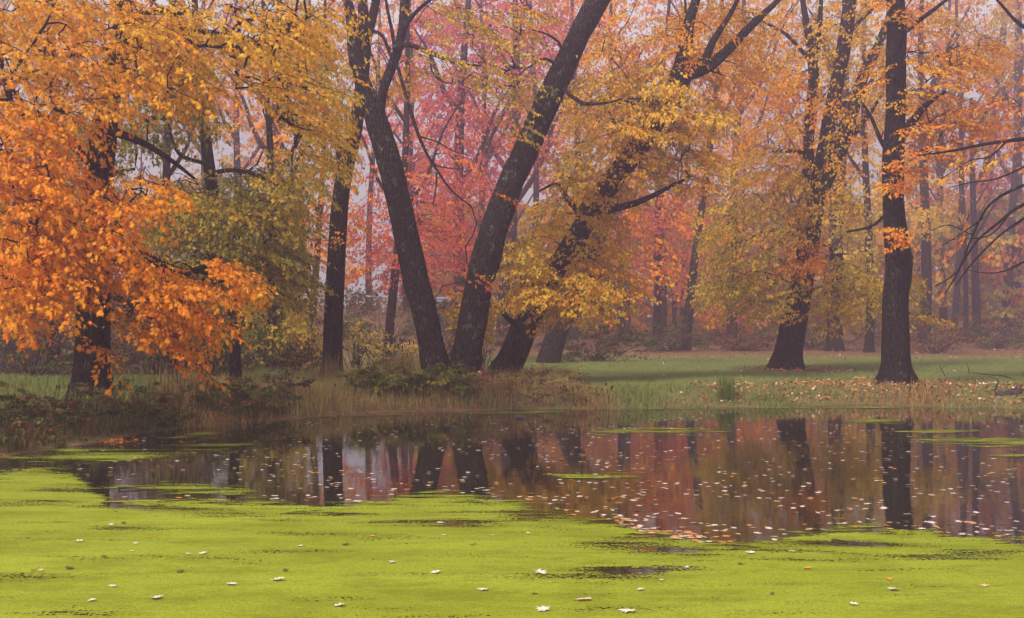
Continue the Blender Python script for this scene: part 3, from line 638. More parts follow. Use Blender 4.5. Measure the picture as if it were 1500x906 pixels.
# ------------------------------------------------------------------ misty woodland behind: each tree with its own trunk and crown
def back(name, label, px, Y, w, lean, crown, seed, group=None, py_top=-60, Ls=None, forks=True, svar=.05, n_mul=1.0, bark=None, lmat=None):
    if px > 940: w = w * Y / (Y * 1.3 - 4) * 1.1; Y = Y * 1.3 - 4
    b0 = at(px, 500, Y); g = gz(b0[0], Y); _, py0 = project(b0[0], Y, g)
    pts = [(px + lean * t + 6 * math.sin(seed + t * 5), py0 + (py_top - py0) * t, w * (1 - .72 * t)) for t in (0, .12, .3, .5, .7, .85, 1)]
    limbs = []
    if forks:
        rr = random.Random(seed)
        for k in range(3):
            t = rr.uniform(.35, .7); sx = rr.choice([-1, 1]); bx = px + lean * t + 6 * math.sin(seed + t * 5); by = py0 + (py_top - py0) * t; ln = rr.uniform(60, 130)
            limbs.append([(bx, by, w * .42), (bx + sx * ln * .3, by - ln * .45, w * .33), (bx + sx * ln * .5, by - ln, w * .22), (bx + sx * ln * .8, by - ln * 1.5, w * .1)])
    bl = [(c[0], c[1], c[2], c[3], max(2, int(c[4] * n_mul)), c[5], Y - (c[6] if len(c) > 6 else 3), Y + 3) for c in crown]
    return tree(name, label, Y, [pts], limbs, bl, Ls=Ls or Y * .034, nleaf=54, size=Y * .0023, layer=(30, .08, .5), kind='far', seed=seed, sides=8, r0=.006, cat='tree', group=group, rough=.1, twigs=False, start=.25, svar=svar, step=.8, flare=.4, bark=bark, mul=1.6 if px > 940 else (1.3 if 'red' in name else 1.7), lmat=lmat)
BT = [
 ('red_maple', 'vivid red maple glowing behind the fork of the big V shaped tree', 572, 46, 15, 30, [(600, 330, 90, 55, 64, .86), (660, 290, 80, 55, 50, .87), (560, 390, 50, 26, 14, .87), (660, 390, 60, 34, 30, .87), (700, 340, 50, 40, 22, .88), (620, 240, 70, 40, 24, .87)]),
 ('red_maple', 'pink red maple rising high in the mist between the two big trunks', 668, 56, 22, 20, [(680, 170, 90, 70, 40, .90), (620, 120, 60, 70, 24, .93), (740, 220, 60, 60, 24, .88), (660, 60, 90, 50, 24, .95)]),
 ('red_maple', 'faint pink maple high behind the right arm of the forked tree', 742, 64, 22, 14, [(760, 60, 80, 60, 26, .93), (800, 150, 60, 70, 26, .90), (700, 20, 90, 40, 20, .96), (840, 30, 60, 40, 12, .92)]),
 ('red_maple', 'small red leaved maple behind the hanging golden boughs at centre', 955, 52, 14, 30, [(960, 340, 60, 40, 24, .86), (985, 395, 46, 24, 14, .84), (930, 290, 50, 40, 14, .86), (1010, 300, 40, 40, 12, .82)]),
 ('orange_maple', 'hazy pale orange tree behind the slim straight trunk', 462, 44, 12, 14, [(470, 330, 50, 40, 14, .74), (440, 200, 50, 50, 16, .66), (500, 380, 50, 20, 7, .72), (520, 270, 40, 60, 11, .70)]),
 ('orange_maple', 'hazy orange tree glimpsed through the gap above the olive boughs', 405, 58, 22, 8, [(380, 190, 60, 40, 9, .68), (420, 130, 50, 40, 10, .66), (350, 110, 60, 40, 12, .68)]),
 ('orange_maple', 'misty orange crowned tree above the centre of the meadow', 1010, 48, 16, 50, [(1060, 180, 60, 60, 24, .66), (1100, 110, 60, 50, 20, .64), (1020, 60, 70, 50, 20, .66), (1060, 280, 50, 50, 12, .62)]),
 ('yellow_tree', 'tree with faint yellow leaves between the branching tree and the tall straight trunk', 1268, 47, 16, 4, [(1270, 330, 40, 60, 14, .42), (1290, 430, 34, 34, 12, .44), (1260, 240, 50, 50, 12, .5), (1285, 130, 50, 60, 12, .52)]),
 ('yellow_tree', 'broad misty trunk with dull yellow leaves left of the tall straight trunk', 1228, 48, 27, 6, [(1220, 350, 50, 50, 10, .42), (1240, 300, 60, 50, 10, .46)]),
 ('yellow_tree', 'pale yellow tree in the fog right of the tall straight trunk', 1350, 56, 20, 6, [(1370, 310, 40, 30, 10, .48), (1360, 270, 30, 40, 6, .5), (1420, 40, 60, 50, 14, .46), (1480, 60, 50, 60, 10, .42)]),
 ('pink_maple', 'dusky pink tree fading into fog near the right edge', 1432, 82, 27, 40, [(1430, 330, 70, 50, 34, .92), (1470, 400, 60, 34, 26, .90), (1400, 260, 60, 40, 18, .9), (1470, 270, 50, 40, 16, .88)]),
 ('pink_maple', 'foggy pink tree at the far right edge of the wood', 1480, 76, 20, 20, [(1500, 190, 40, 60, 16, .86), (1490, 330, 50, 50, 16, .9), (1540, 260, 60, 80, 20, .9)]),
 ('pink_maple', 'foggy dull red tree low behind the meadow right of centre', 1075, 62, 18, 10, [(1080, 440, 60, 30, 18, .80), (1110, 380, 60, 40, 14, .78), (1030, 350, 50, 40, 14, .82)]),
 ('dark_tree', 'shaded brown leaved tree behind the trunk of the near orange maple', 75, 33, 20, 10, [(60, 470, 110, 40, 34, .70, 2), (200, 450, 80, 50, 30, .72, 2), (180, 500, 60, 20, 10, .76, 2), (40, 400, 110, 60, 26, .24, 2)]),
 ('dark_tree', 'dim trunk with dull olive leaves behind the low orange sprays', 250, 36, 18, -6, [(260, 440, 80, 50, 30, .30, 2), (230, 350, 90, 60, 26, .26, 2), (320, 480, 60, 40, 14, .22, 2)]),
 ('olive_tree', 'leafy olive and gold tree left of the slim straight trunk', 395, 34, 16, -4, [(400, 430, 42, 60, 34, .36, 2), (380, 480, 46, 46, 26, .30, 2), (430, 480, 30, 40, 16, .42, 2), (360, 400, 50, 40, 20, .28, 2), (418, 370, 26, 40, 10, .40, 2)]),
]
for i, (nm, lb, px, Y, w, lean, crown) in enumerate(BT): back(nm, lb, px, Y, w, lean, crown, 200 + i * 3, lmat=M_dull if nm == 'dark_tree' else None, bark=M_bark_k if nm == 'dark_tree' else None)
# leafless hazy trunks
HZ = [(640, 70, 16, 0), (700, 74, 12, 6), (840, 72, 14, 4), (905, 70, 12, -6), (350, 66, 14, 4), (447, 72, 10, 2), (545, 76, 10, 6), (1130, 66, 12, 4), (1400, 74, 12, 6), (1200, 72, 14, -4),
      (1320, 70, 10, 6), (1380, 78, 14, 8), (990, 74, 12, 5), (1480, 80, 18, 12), (780, 78, 12, 0), (1300, 64, 10, 4), (300, 70, 14, 2), (1450, 72, 14, -10), (1050, 76, 14, 4), (600, 66, 10, -4)]
for i, (px, Y, w, ln) in enumerate(HZ):
    h = .62 + .3 * ((i * 37) % 10) / 10
    if px in (1130, 1200, 1300, 1450, 1050, 990, 1320, 640): continue
    if px > 940: Y -= 8
    back('distant_tree', 'slender thin leaved tree standing far back in the fog among others like it', px, Y, w, ln, [(px + ln, 120, 45, 90, 7, h), (px, 30, 55, 60, 6, h)], 400 + i, group='slender trees far back in the fog', n_mul=1)

# far wood that reads as one mass
def mass(name, label, pts, Ls, nleaf, size, hue_sd, seed, kindv='stuff', cat='woodland', trunks=0, tY=(80, 105), tx=(-60, 60), hues=None, twigs=False, mat=None):
    rs = np.random.default_rng(seed)
    P = np.array([p[:3] for p in pts]); hue = np.array([p[3] for p in pts])
    D = rs.normal(0, 1, P.shape); D[:, 2] = rs.normal(-.2, .3, len(P)); 
    LV, LF, H, TV, TF = instance_sprays(P, D, hue, Ls, nleaf, size, 'far', rs, .04, hue_sd, twigs)
    o = link(name, make_mesh(name, LV, LF, {'hue': H}), mat or M_leaf); tag(o, label, cat, None, kindv)
    return o, TV, TF
rs = np.random.default_rng(77); pts = []
for _ in range(5200):
    Y = rs.uniform(84, 128); px = rs.uniform(-250, 1750); py = rs.uniform(-60, 500)
    openness = math.exp(-((px - 455) / 75) ** 2) * (1 if py > 60 else .5) + .55 * math.exp(-((px - 560) / 110) ** 2) * (py > 250) 
    lo = .45 + .55 * max(0, (py - 200) / 300)
    if px > 1000: lo -= .1
    if py > 430: openness *= .5
    if rs.uniform() > (lo + .25 * (px > 620)) * (1 - .97 * min(1, openness)): continue
    p = at(px, py, Y); h = .80 + .15 * math.sin(px * .011 + 1) + rs.normal(0, .03) if py < 400 else .3 + rs.normal(0, .12)
    if px < 420: h = .45 + rs.normal(0, .15)
    if px > 980 and py < 400: h = .60 + rs.normal(0, .1)
    pts.append((*p, h))
for _ in range(2200):
    Y = rs.uniform(84, 120); px = rs.uniform(600, 1750); p = at(px, rs.uniform(290, 490), Y); pts.append((*p, (.68 if rs.uniform() < .4 else .28) + rs.normal(0, .05)))
o, _, _ = mass('distant_woods', 'far misty wood closing the view behind all the other trees', pts, 3.0, 46, .34, .05, 78)
parts = []
for k in range(20):
    Y = rs.uniform(74, 104); px = rs.uniform(-200, 1700); b0 = at(px, 500, Y); g = gz(b0[0], Y); r_ = rs.uniform(.12, .3); h = rs.uniform(12, 17)
    P = np.array([[b0[0] + math.sin(k + t * 2) * .3 * t, Y, g - .3 + h * t] for t in np.linspace(0, 1, 9)]); parts.append(tube(P, r_ * np.linspace(1, .35, 9), 7, .1, k))
    for j in range(4):
        t0 = rs.uniform(.4, .85); q = np.array([b0[0] + math.sin(k + t0 * 2) * .3 * t0, Y, g + h * t0]); s = rs.choice([-1, 1]); ln = rs.uniform(1.5, 3.5)
        P2 = np.array([q + np.array([s * ln * t * .6, 0, ln * t]) for t in np.linspace(0, 1, 5)]); parts.append(tube(P2, r_ * .4 * np.linspace(1, .3, 5), 5))
v, q, t = join(parts); link('trunk', make_mesh('trunk', v, [q, t], None, True), M_bark, o)

# ------------------------------------------------------------------ undergrowth and shrubs
def shrub(name, label, cx, cy, rx, ry, Y, n, hue, seed, Ls=.55, nleaf=34, size=.06, dY=1.0, svar=.07, group=None, stems=7, leafy=True, kind='far', cat='shrub', bright=False):
    """an upright many stemmed shrub rooted at its own ground point; crown centred on the traced ellipse"""
    rs = np.random.default_rng(seed); c = at(cx, cy, Y); g = gz(c[0], Y); base = np.array([c[0], Y, g]); root = empty(name, base); tag(root, label, cat, group)
    a = rs.uniform(0, 2 * math.pi, n); rr = np.sqrt(rs.uniform(0, 1, n)); kx = rx / F * Y; kz = ry / F * Y
    th = rs.uniform(-1, 1, n)
    P = np.stack([c[0] + kx * rr * np.cos(a), Y + dY * th * np.sqrt(1 - rr ** 2 * .8), c[2] + kz * rr * np.sin(a)], 1)
    P[:, 2] = np.maximum(P[:, 2], g + .12)
    D = P - (base + [0, 0, -.2]); D[:, 2] *= .5; D /= np.linalg.norm(D, axis=1, keepdims=True); D += rs.normal(0, .3, D.shape)
    parts = []
    for i in range(0, n, max(1, n // (stems * 4))):
        s0 = base + np.array([rs.normal(0, kx * .15), rs.normal(0, .12), -.08]); e = P[i]
        t = np.linspace(0, 1, 6)[:, None]; mid = (s0 + e) / 2 + [0, 0, .25 * np.linalg.norm(e - s0) * .4]
        C = (1 - t) ** 2 * s0 + 2 * t * (1 - t) * mid + t * t * e; parts.append(tube(C, .014 * np.linspace(1, .3, 6), 4))
    LV, LF, H, TV, TF = instance_sprays(P - D * Ls * .4, D, np.full(n, hue), Ls, nleaf, size, kind, rs, .06, svar, True)
    v, q, t = join(parts); q = np.concatenate([q, TF + len(v)]); v = np.concatenate([v, TV])
    link('stem', make_mesh('stem', v - base, [q, t], None, True), M_twig, root)
    if leafy: link('foliage', make_mesh('foliage', LV - base, LF, {'hue': H}), M_leaf if bright else M_dull, root)
    return root
SH = [
 ('yellow green shrub right behind the foot of the slim trunk', 520, 495, 34, 24, 36, 26, .33, 1.0),
 ('low golden green shrub between the slim trunk and the forked tree', 575, 512, 50, 18, 35, 26, .42, 1.0),
 ('brownish thicket bush in the mist behind the yellow green shrub', 560, 470, 80, 30, 42, 60, .20, 1.6),
 ('dull dark bush between the slim trunk and the olive leaved tree', 440, 520, 44, 30, 34, 34, .36, 1.0),
 ('dark low bush in the shade behind the near maple, left of its trunk', 40, 520, 80, 40, 27, 56, .14, 1.4),
 ('dark reddish bush in the shade right of the near maple trunk', 230, 515, 80, 34, 31, 56, .72, 1.4),
 ('black green bush below the olive boughs', 330, 510, 60, 36, 31.5, 44, .10, 1.2),
 ('dark rounded bush at the far edge of the meadow beside the stout trunk', 875, 502, 70, 26, 47, 74, .10, 1.5),
 ('reddish brown bush in the fog left of the branching tree', 1085, 502, 60, 15, 58, 44, .80, 1.4),
 ('greenish brown bush in the fog at the middle of the meadow edge', 980, 496, 60, 24, 58, 54, .20, 1.6),
 ('pale brown bush in the fog right of the tall straight trunk', 1370, 495, 60, 20, 56, 40, .70, 1.5),
 ('faint olive bush deep in the fog at the right edge', 1460, 488, 60, 24, 60, 40, .24, 1.5),
 ('brown bush between the forked tree and the leaning maple', 705, 505, 30, 30, 38, 24, .66, .9),
 ('rusty bush behind the gap of the forked tree', 658, 520, 24, 22, 36, 18, .72, .8),
 ('dull green thicket bush behind the forked tree', 660, 465, 60, 34, 46, 40, .16, 1.6),
 ('foggy thicket bush under the yellow boughs of the branching tree', 1190, 496, 50, 18, 60, 34, .24, 1.5),
]
for i, (lb, cx, cy, rx, ry, Y, n, h, dY) in enumerate(SH):
    shrub('shrub', lb, cx, cy, rx, ry, Y, n, h, 600 + i, Ls=.5 * Y / 33, size=.062 * Y / 36, dY=dY, bright=i in (0, 1, 3))
# tangled twiggy undergrowth, one mass along the wood's edge
rs = np.random.default_rng(5); pts = []
for _ in range(900):
    Y = rs.uniform(53, 72); x = rs.uniform(-34, 38); Y = Y + (9 if x > 2 else 0); z = gz(x, Y) + abs(rs.normal(0, 1.0)) * (1.5 if x < 2 else .5); u = rs.uniform()
    pts.append((x, Y, z, .16 + .1 * rs.normal() if u < .5 else .72 + .1 * rs.normal()))
o, TV, TF = mass('undergrowth', 'tangled brown and green undergrowth along the edge of the misty wood', pts, 1.3, 36, .14, .06, 6, cat='undergrowth', twigs=True, mat=M_dull)
link('twig_tangle', make_mesh('twig_tangle', TV, TF), M_twig, o)
rs = np.random.default_rng(8); pts = []
for _ in range(1300):
    Y = rs.uniform(31, 44); px = rs.uniform(-150, 470); x = at(px, 500, Y)[0]; z = gz(x, Y) + abs(rs.normal(0, 1.0)) * (1.25 if px < 400 else .7); u_ = rs.uniform(); pts.append((x, Y, z, .08 + .07 * rs.normal() if u_ < .5 else (.88 + .06 * rs.normal() if u_ < .85 else .55)))
o, TV, TF = mass('thicket', 'dark tangled thicket in the shade behind the near orange maple', pts, .9, 40, .085, .06, 9, cat='thicket', twigs=True, mat=M_dull)
link('twig_tangle', make_mesh('twig_tangle', TV, TF), M_twig, o)

# ------------------------------------------------------------------ grass, weeds, litter
def blades(name, label, X, Y, Hh, W, hue, seed, lean=.35, cat='grass', mat=None, spread=None, parent=None, base=None, kindv='stuff'):
    rs = np.random.default_rng(seed); n = len(X); Z = ground(X, Y) - .01 if spread is None else spread
    az = rs.uniform(0, 2 * math.pi, n); wd = np.stack([np.cos(az), np.sin(az), np.zeros(n)], 1)
    la = rs.uniform(0, 2 * math.pi, n); lv = np.stack([np.cos(la), np.sin(la), np.zeros(n)], 1) * (np.abs(rs.normal(0, lean, n)) * Hh)[:, None]
    P = np.stack([X, Y, Z], 1); up = np.array([0, 0, 1.]) * Hh[:, None]
    mid = P + up * .55 + lv * .3; tip = P + up * (1 - .3 * np.linalg.norm(lv, axis=1, keepdims=True) / np.maximum(Hh[:, None], 1e-3)) + lv
    w = wd * W[:, None]
    V = np.stack([P - w, P + w, mid + w * .7, mid - w * .7, tip], 1).reshape(-1, 3)
    b = np.arange(n) * 5; Q = np.stack([b, b + 1, b + 2, b + 3], 1); T = np.stack([b + 3, b + 2, b + 4], 1)
    if base is not None: V = V - base
    o = link(name, make_mesh(name, V, [Q, T], {'hue': np.repeat(np.clip(hue, .01, .99), 5)}), mat or M_grass, parent)
    if not parent: tag(o, label, cat, None, kindv)
    else: o['kind'] = 'stuff'
    return o
rs = np.random.default_rng(31)
def sample_land(n, x0, x1, y0, y1, dmax=1e9, dmin=-.05):
    X = rs.uniform(x0, x1, n * 3); Y = rs.uniform(y0, y1, n * 3); d = pond_sd(X, Y); ok = (d > dmin) & (d < dmax) & (ground(X, Y) > -.02) & (np.abs(X) < .5 * Y + 3)
    return X[ok][:n], Y[ok][:n], d[ok][:n]
# mown meadow
X, Y, d = sample_land(60000, -3, 26, 26, 54)
h = rs.uniform(.04, .10, len(X)); hu = .32 + .16 * fbm(X * .3, Y * .3, 3) + rs.normal(0, .05, len(X)) + .45 * sstep(50, 54, Y)
blades('meadow_grass', 'short green meadow grass between the pond and the misty wood', X, Y, h, np.full(len(X), .006), hu, 1)
# rough bank grass along the right hand shore
X, Y, d = sample_land(20000, -1, 22, 22, 32, 1.9)
cl = fbm(X * 1.2, Y * 1.2, 21); h = rs.uniform(.04, .15, len(X)) * (.4 + 1.2 * cl)
hu = .27 + .1 * rs.normal(0, 1, len(X)) + .28 * (fbm(X * .7, Y * .7, 40) > .52) + .2 * sstep(4, 9, X)
blades('bank_grass', 'rough green and straw grass hanging over the right hand shore', X, Y, h, np.full(len(X), .007), hu, 2, .6)
# left bank: rank weeds and dead grass
X, Y, d = sample_land(42000, -13, 0, 14, 31)
cl = fbm(X * .9, Y * .9, 51); h = rs.uniform(.08, .34, len(X)) * (.5 + 1.1 * cl); 
hu = np.where(rs.uniform(0, 1, len(X)) < .5, .2, .62) + rs.normal(0, .1, len(X)) + .15 * sstep(-6, -2, X)
PXb = 750 + F * X / Y; u = rs.uniform(0, 1, len(X))
green = (d > 1.1 + .5 * fbm(X, Y, 77)) & (PXb < 455); hu = np.where(green, .30 + rs.normal(0, .05, len(X)), hu); h = np.where(green, h * .7, h)
front = (d <= 1.1) & (PXb < 420); hu = np.where(front, np.where(u < .6, .04, .95), hu); h = np.where(front & (u < .4), h * 1.2, h)
tan = (PXb > 425) & (PXb < 620) & (d > .5); hu = np.where(tan & (u < .8), .64 + rs.normal(0, .05, len(X)), hu)
blades('bank_weeds', 'rank dark weeds and dead grass covering the shaded left bank', X, Y, h, np.full(len(X), .008), hu, 3, .5)
# tawny grass between slim trunk and forked tree
X, Y, d = sample_land(16000, -7, 1.5, 25, 34, 9, .6)
h = rs.uniform(.1, .42, len(X)) * (.5 + fbm(X * 1.5, Y * 1.5, 61)); hu = .67 + rs.normal(0, .07, len(X)) - .25 * (fbm(X * .8, Y * .8, 62) > .55)
blades('tawny_grass', 'tall tawny dry grass round the slim trunk and the forked tree', X, Y, h, np.full(len(X), .006), hu, 4, .35)

def leafy_weeds(name, label, X, Y, seed, hue, Ls, size, hgt, nleaf=40, cat='weeds', mat=None):
    r2 = np.random.default_rng(seed); n = len(X); P = np.stack([X, Y, ground(X, Y) + r2.uniform(.02, 1, n) * hgt], 1)
    D = r2.normal(0, 1, (n, 3)); D[:, 2] = np.abs(D[:, 2]) * .6
    LV, LF, H, TV, TF = instance_sprays(P, D, hue, Ls, nleaf, size, 'far', r2, .06, .06, True)
    o = link(name, make_mesh(name, LV, LF, {'hue': H}), mat or M_dull); tag(o, label, cat, None, 'stuff')
    link('stalk', make_mesh('stalk', TV, TF), M_twig, o)
X, Y, d = sample_land(1500, -13, -.5, 14, 30, 2.4); h = .16 + .12 * rs.normal(0, 1, len(X)) + .2 * sstep(1.2, 3, d); h = np.where(rs.uniform(0, 1, len(X)) < .25, .72, h)
ok = (750 + F * X / Y < 440) & ((d < 1.3) | (rs.uniform(0, 1, len(X)) < .25)); X, Y, h = X[ok], Y[ok], h[ok]
leafy_weeds('bank_plants', 'dark leafy plants crowding the left bank at the water', X, Y, 71, h, .30, .06, .36)
X, Y, d = sample_land(260, -3.4, -.8, 25.3, 28, 2.2); leafy_weeds('nettle_patch', 'fresh green leafy weeds on the bank below the forked tree', X, Y, 72, .12 + .03 * rs.normal(0, 1, len(X)), .28, .065, .40, 60, mat=M_leaf)
X, Y, d = sample_land(240, -.9, 1.6, 25.2, 28.2, 2.6); leafy_weeds('dead_bracken', 'dark reddish brown dead weeds at the foot of the forked tree', X, Y, 73, .80 + .06 * rs.normal(0, 1, len(X)), .3, .04, .40, 16)

def scatter_leaves(X, Y, Z, size, hue, seed, kind='maple', tilt=.25, zs=-.8):
    r2 = np.random.default_rng(seed); n = len(X); a = r2.uniform(0, 2 * math.pi, n)
    D = np.stack([np.cos(a), np.sin(a), r2.normal(0, tilt, n)], 1); U = np.array([0, 0, 1.]) + r2.normal(0, tilt, (n, 3))
    Fm = frames(D, U); V = np.einsum('nij,kj->nki', Fm, OUT[kind] * [1, 1, zs]) * size[:, None, None] + np.stack([X, Y, Z], 1)[:, None]
    return V.reshape(-1, 3), np.arange(len(V) * V.shape[1]).reshape(n, -1), np.repeat(hue, V.shape[1])
Xs, Ys_, Hs = [], [], []
X, Y, d = sample_land(9000, -12, 24, 14, 62); w = rs.uniform(0, 1, len(X)) < np.where(Y > 50, .9, np.where(d < 2.2, .75, .12)); Xs.append(X[w]); Ys_.append(Y[w])
for (x, y, r) in TREE_LITTER: a = rs.uniform(0, 6.28, 420); q = r * 1.3 * np.sqrt(rs.uniform(0, 1, 420)); Xs.append(x + q * np.cos(a)); Ys_.append(y + q * np.sin(a))
X, Y, d = sample_land(2600, 4, 19, 24, 30, 2.4); Xs.append(X); Ys_.append(Y)
X = np.concatenate(Xs); Y = np.concatenate(Ys_); ok = pond_sd(X, Y) > .1; X = X[ok]; Y = Y[ok]
V, Fc, H = scatter_leaves(X, Y, ground(X, Y) + rs.uniform(.02, .09, len(X)), rs.uniform(.05, .10, len(X)), np.clip(rs.choice([.2, .32, .48, .55, .95], len(X), p=[.25, .3, .2, .15, .1]) + rs.normal(0, .05, len(X)), 0, 1), 81, 'mid', .35)
tag(link('leaf_litter', make_mesh('leaf_litter', V, Fc, {'hue': H}), M_fallen), 'brown orange and pale fallen leaves strewn over the banks and the wood floor', 'leaf litter', None, 'stuff')

# single clumps
def clump(name, label, px, py, n, h, w, r, hue, seed, lean=.25, sd=.06, heads=0, cat='grass clump'):
    r2 = np.random.default_rng(seed); b = ground_hit(px, py); X = b[0] + r2.normal(0, r, n); Y = b[1] + r2.normal(0, r, n); root = empty(name, b); tag(root, label, cat)
    blades('blade_tuft', None, X, Y, r2.uniform(.45, 1, n) * h, np.full(n, w), hue + r2.normal(0, sd, n), seed, lean, parent=root, base=b)
    if heads:
        parts = []; HV = []
        for k in range(heads):
            s0 = np.array([r2.normal(0, r), r2.normal(0, r), -.02]); e = s0 + np.array([r2.normal(0, .12) * h, r2.normal(0, .12) * h, h * r2.uniform(.7, 1.15)])
            t = np.linspace(0, 1, 5)[:, None]; C = s0 * (1 - t) + e * t + np.sin(t * 3) * r2.normal(0, .03, 3); parts.append(tube(C, np.linspace(.006, .003, 5), 4)); 
            parts.append(tube(np.array([C[-1] - [0, 0, .1 * h], C[-1], C[-1] + [0, 0, .02]]), np.array([.006, .018, .006]), 5, .6, k))
        v, q, t_ = join(parts); link('seed_stalk', make_mesh('seed_stalk', v, [q, t_]), M_twig, root)
    return root
clump('rush_clump', 'upright dark green rush clump at the water under the meadow', 1064, 588, 170, .80, .006, .10, .14, 91, .24, .07)
clump('grass_clump', 'tall straw coloured grass clump left of the forked tree', 590, 560, 500, .95, .006, .32, .68, 92, .2, .06, 14)
clump('grass_clump', 'dry seed stalks in the shade between the maple and the boulder', 262, 592, 300, .9, .005, .25, .75, 93, .25, .08, 16)
clump('grass_clump', 'brown dead grass clump on the shore below the leaning maple', 860, 592, 300, .38, .006, .40, .82, 94, .6, .08, 12)
clump('grass_clump', 'rusty dead stalks round the foot of the forked tree', 705, 578, 420, .6, .006, .36, .84, 95, .4, .07, 16)
clump('grass_clump', 'straw blades standing against the foot of the slim trunk', 484, 566, 160, .9, .006, .2, .66, 96, .15, .05, 4)
clump('grass_clump', 'fringe of pale brown grass drooping to the water on the left bank', 300, 622, 420, .32, .007, .35, .72, 97, .8, .05)
clump('grass_clump', 'orange brown sedge tuft on the shore at the right end', 1350, 588, 400, .38, .006, .5, .80, 98, .5, .07, 6)
clump('grass_clump', 'bright green grass tuft hanging over the shore left of the rushes', 935, 588, 400, .30, .008, .4, .26, 99, .8, .06)
clump('grass_clump', 'dark grass tuft at the foot of the near maple', 100, 606, 360, .5, .007, .4, .2, 100, .4, .1, 6)
clump('grass_clump', 'green grass tuft on the shore right of the rushes', 1125, 590, 340, .28, .008, .4, .28, 101, .8, .06)
clump('grass_clump', 'rust coloured dead grass left of the slim trunk', 440, 590, 420, .4, .006, .45, .72, 102, .4, .08, 5)

# ------------------------------------------------------------------ boulder, logs, boughs, litter
def rock(name, label, px, py, sx, sy, sz, seed, mat, cat, Yadd=0):
    b = ground_hit(px, py); nu, nv = 22, 13; u = np.linspace(0, 2 * math.pi, nu, endpoint=False); v = np.linspace(-1.35, 1.5, nv)
    Uu, Vv = np.meshgrid(u, v); r = 1 + .5 * (fbm(np.cos(Uu) * 1.4 + 5, np.sin(Uu) * 1.4 + Vv * 1.1 + 9, seed, 3) - .5); sq = .75
    f = lambda t: np.sign(t) * np.abs(t) ** sq
    Xr = sx * r * f(np.cos(Vv)) * f(np.cos(Uu)); Yr = sy * r * f(np.cos(Vv)) * f(np.sin(Uu)); Zr = sz * r * f(np.sin(Vv)) + sz * .45
    V = np.stack([Xr, Yr, Zr], -1).reshape(-1, 3); i = (np.arange(nv - 1) * nu)[:, None]; j = np.arange(nu)[None]; j2 = (j + 1) % nu
    Q = np.stack([i + j, i + j2, i + nu + j2, i + nu + j], -1).reshape(-1, 4); cap = np.stack([np.arange(nu), (np.arange(nu) + 1) % nu, np.full(nu, 0)], 1)[1:-1] + (nv - 1) * nu
    cap[:, 2] = (nv - 1) * nu
    o = link(name, make_mesh(name, V, [Q, cap], None, False), mat, None, b); tag(o, label, cat); return o
rock('boulder', 'grey brown boulder lying in the grass left of the slim trunk', 402, 557, .24, .2, .12, 3, M_rock, 'boulder')
def sticks(name, label, cat, polys, mat=None, Y=None, w=3, hz=0.0, water=False):
    P0 = on_water(*polys[0][0]) if water else ground_hit(*polys[0][0]); root = empty(name, P0) if False else None; parts = []
    for k, poly in enumerate(polys):
        pts = []; r = []
        for i, p in enumerate(poly):
            q = on_water(p[0], p[1]) if water else at(p[0], p[1], P0[1]); 
            if water: q = q + [0, 0, hz + (p[2] if len(p) > 2 else 0)]
            pts.append(q); r.append((w / F * q[1] / 2) * (1 - .6 * i / len(poly)) * (1 if k == 0 else .55))
        C, Wc = catmull(np.array(pts), np.array(r), .08); parts.append(tube(C, Wc, 7, .3, k))
    v, q, t = join(parts); o = link(name, make_mesh(name, v - P0, [q, t], None, True), mat or M_darkwood, None, P0); tag(o, label, cat); return o
sticks('fallen_branch', 'forked black stick lying on the duckweed patch at left', 'branch', [[(173, 718), (190, 717), (208, 716), (222, 716), (232, 720)], [(198, 714), (208, 712.5), (214, 712.8), (220, 714)]], w=2.2, hz=.02, water=True)
sticks('fallen_branch', 'long thin dark stick afloat in the duckweed at right', 'branch', [[(1218, 792), (1240, 795), (1270, 798), (1298, 801)]], w=2, hz=.01, water=True)
sticks('fallen_branch', 'bare twiggy branch standing in the shallows below the near maple', 'branch', [[(42, 686), (45, 672), (52, 668), (70, 664)], [(45, 680), (60, 675), (75, 668)], [(44, 676), (43, 664), (42, 655)]], w=2)
sticks('fallen_branch', 'bare bent branch arching over the grass at the right edge', 'branch', [[(1510, 556), (1490, 557), (1470, 551), (1450, 549), (1425, 546)], [(1490, 566), (1475, 561), (1462, 556), (1448, 551)], [(1420, 548), (1418, 538), (1415, 530)], [(1500, 552), (1497, 545)]], w=2.2)
sticks('fallen_branch', 'thin pale sticks standing in the grass beside the tall straight trunk', 'branch', [[(1385, 552), (1380, 543), (1376, 535)], [(1360, 556), (1368, 548), (1378, 541), (1388, 534)], [(1283, 552), (1279, 545), (1277, 535)]], w=1.6)
sticks('fallen_branch', 'thin dead limbs lying over the weeds right of the near maple', 'branch', [[(330, 552), (345, 545), (358, 540), (366, 543)], [(345, 500), (360, 520), (372, 535)]], w=1.8)
def log(name, label, p0, p1, w0, w1, seed, Yb=None, stub=True):
    a = ground_hit(*p0); Y = Yb or a[1]; A = at(*p0, Y); B = at(*p1, Y + .4); n = 12; t = np.linspace(0, 1, n)[:, None]; C = A * (1 - t) + B * t; C[:, 2] += .02 * np.sin(t[:, 0] * 7)
    v, q, tt = tube(C, np.linspace(w0, w1, n) / F * Y / 2, 12, .25, seed)
    # close the near end as a cut face
    v = np.vstack([v, C[:1]]); cf = np.stack([(np.arange(12) + 1) % 12, np.arange(12), np.full(12, len(v) - 1)], 1)
    parts = [(v, q, np.vstack([tt, cf]))]
    if stub: parts.append(tube(np.array([C[4], C[4] + [.03, -.05, .12], C[4] + [.08, -.06, .2]]), np.array([.03, .022, .015]), 6, .2, seed))
    v, q, tt = join(parts); o = link(name, make_mesh(name, v - A, [q, tt], None, True), M_darkwood, None, A); tag(o, label, 'log'); return o
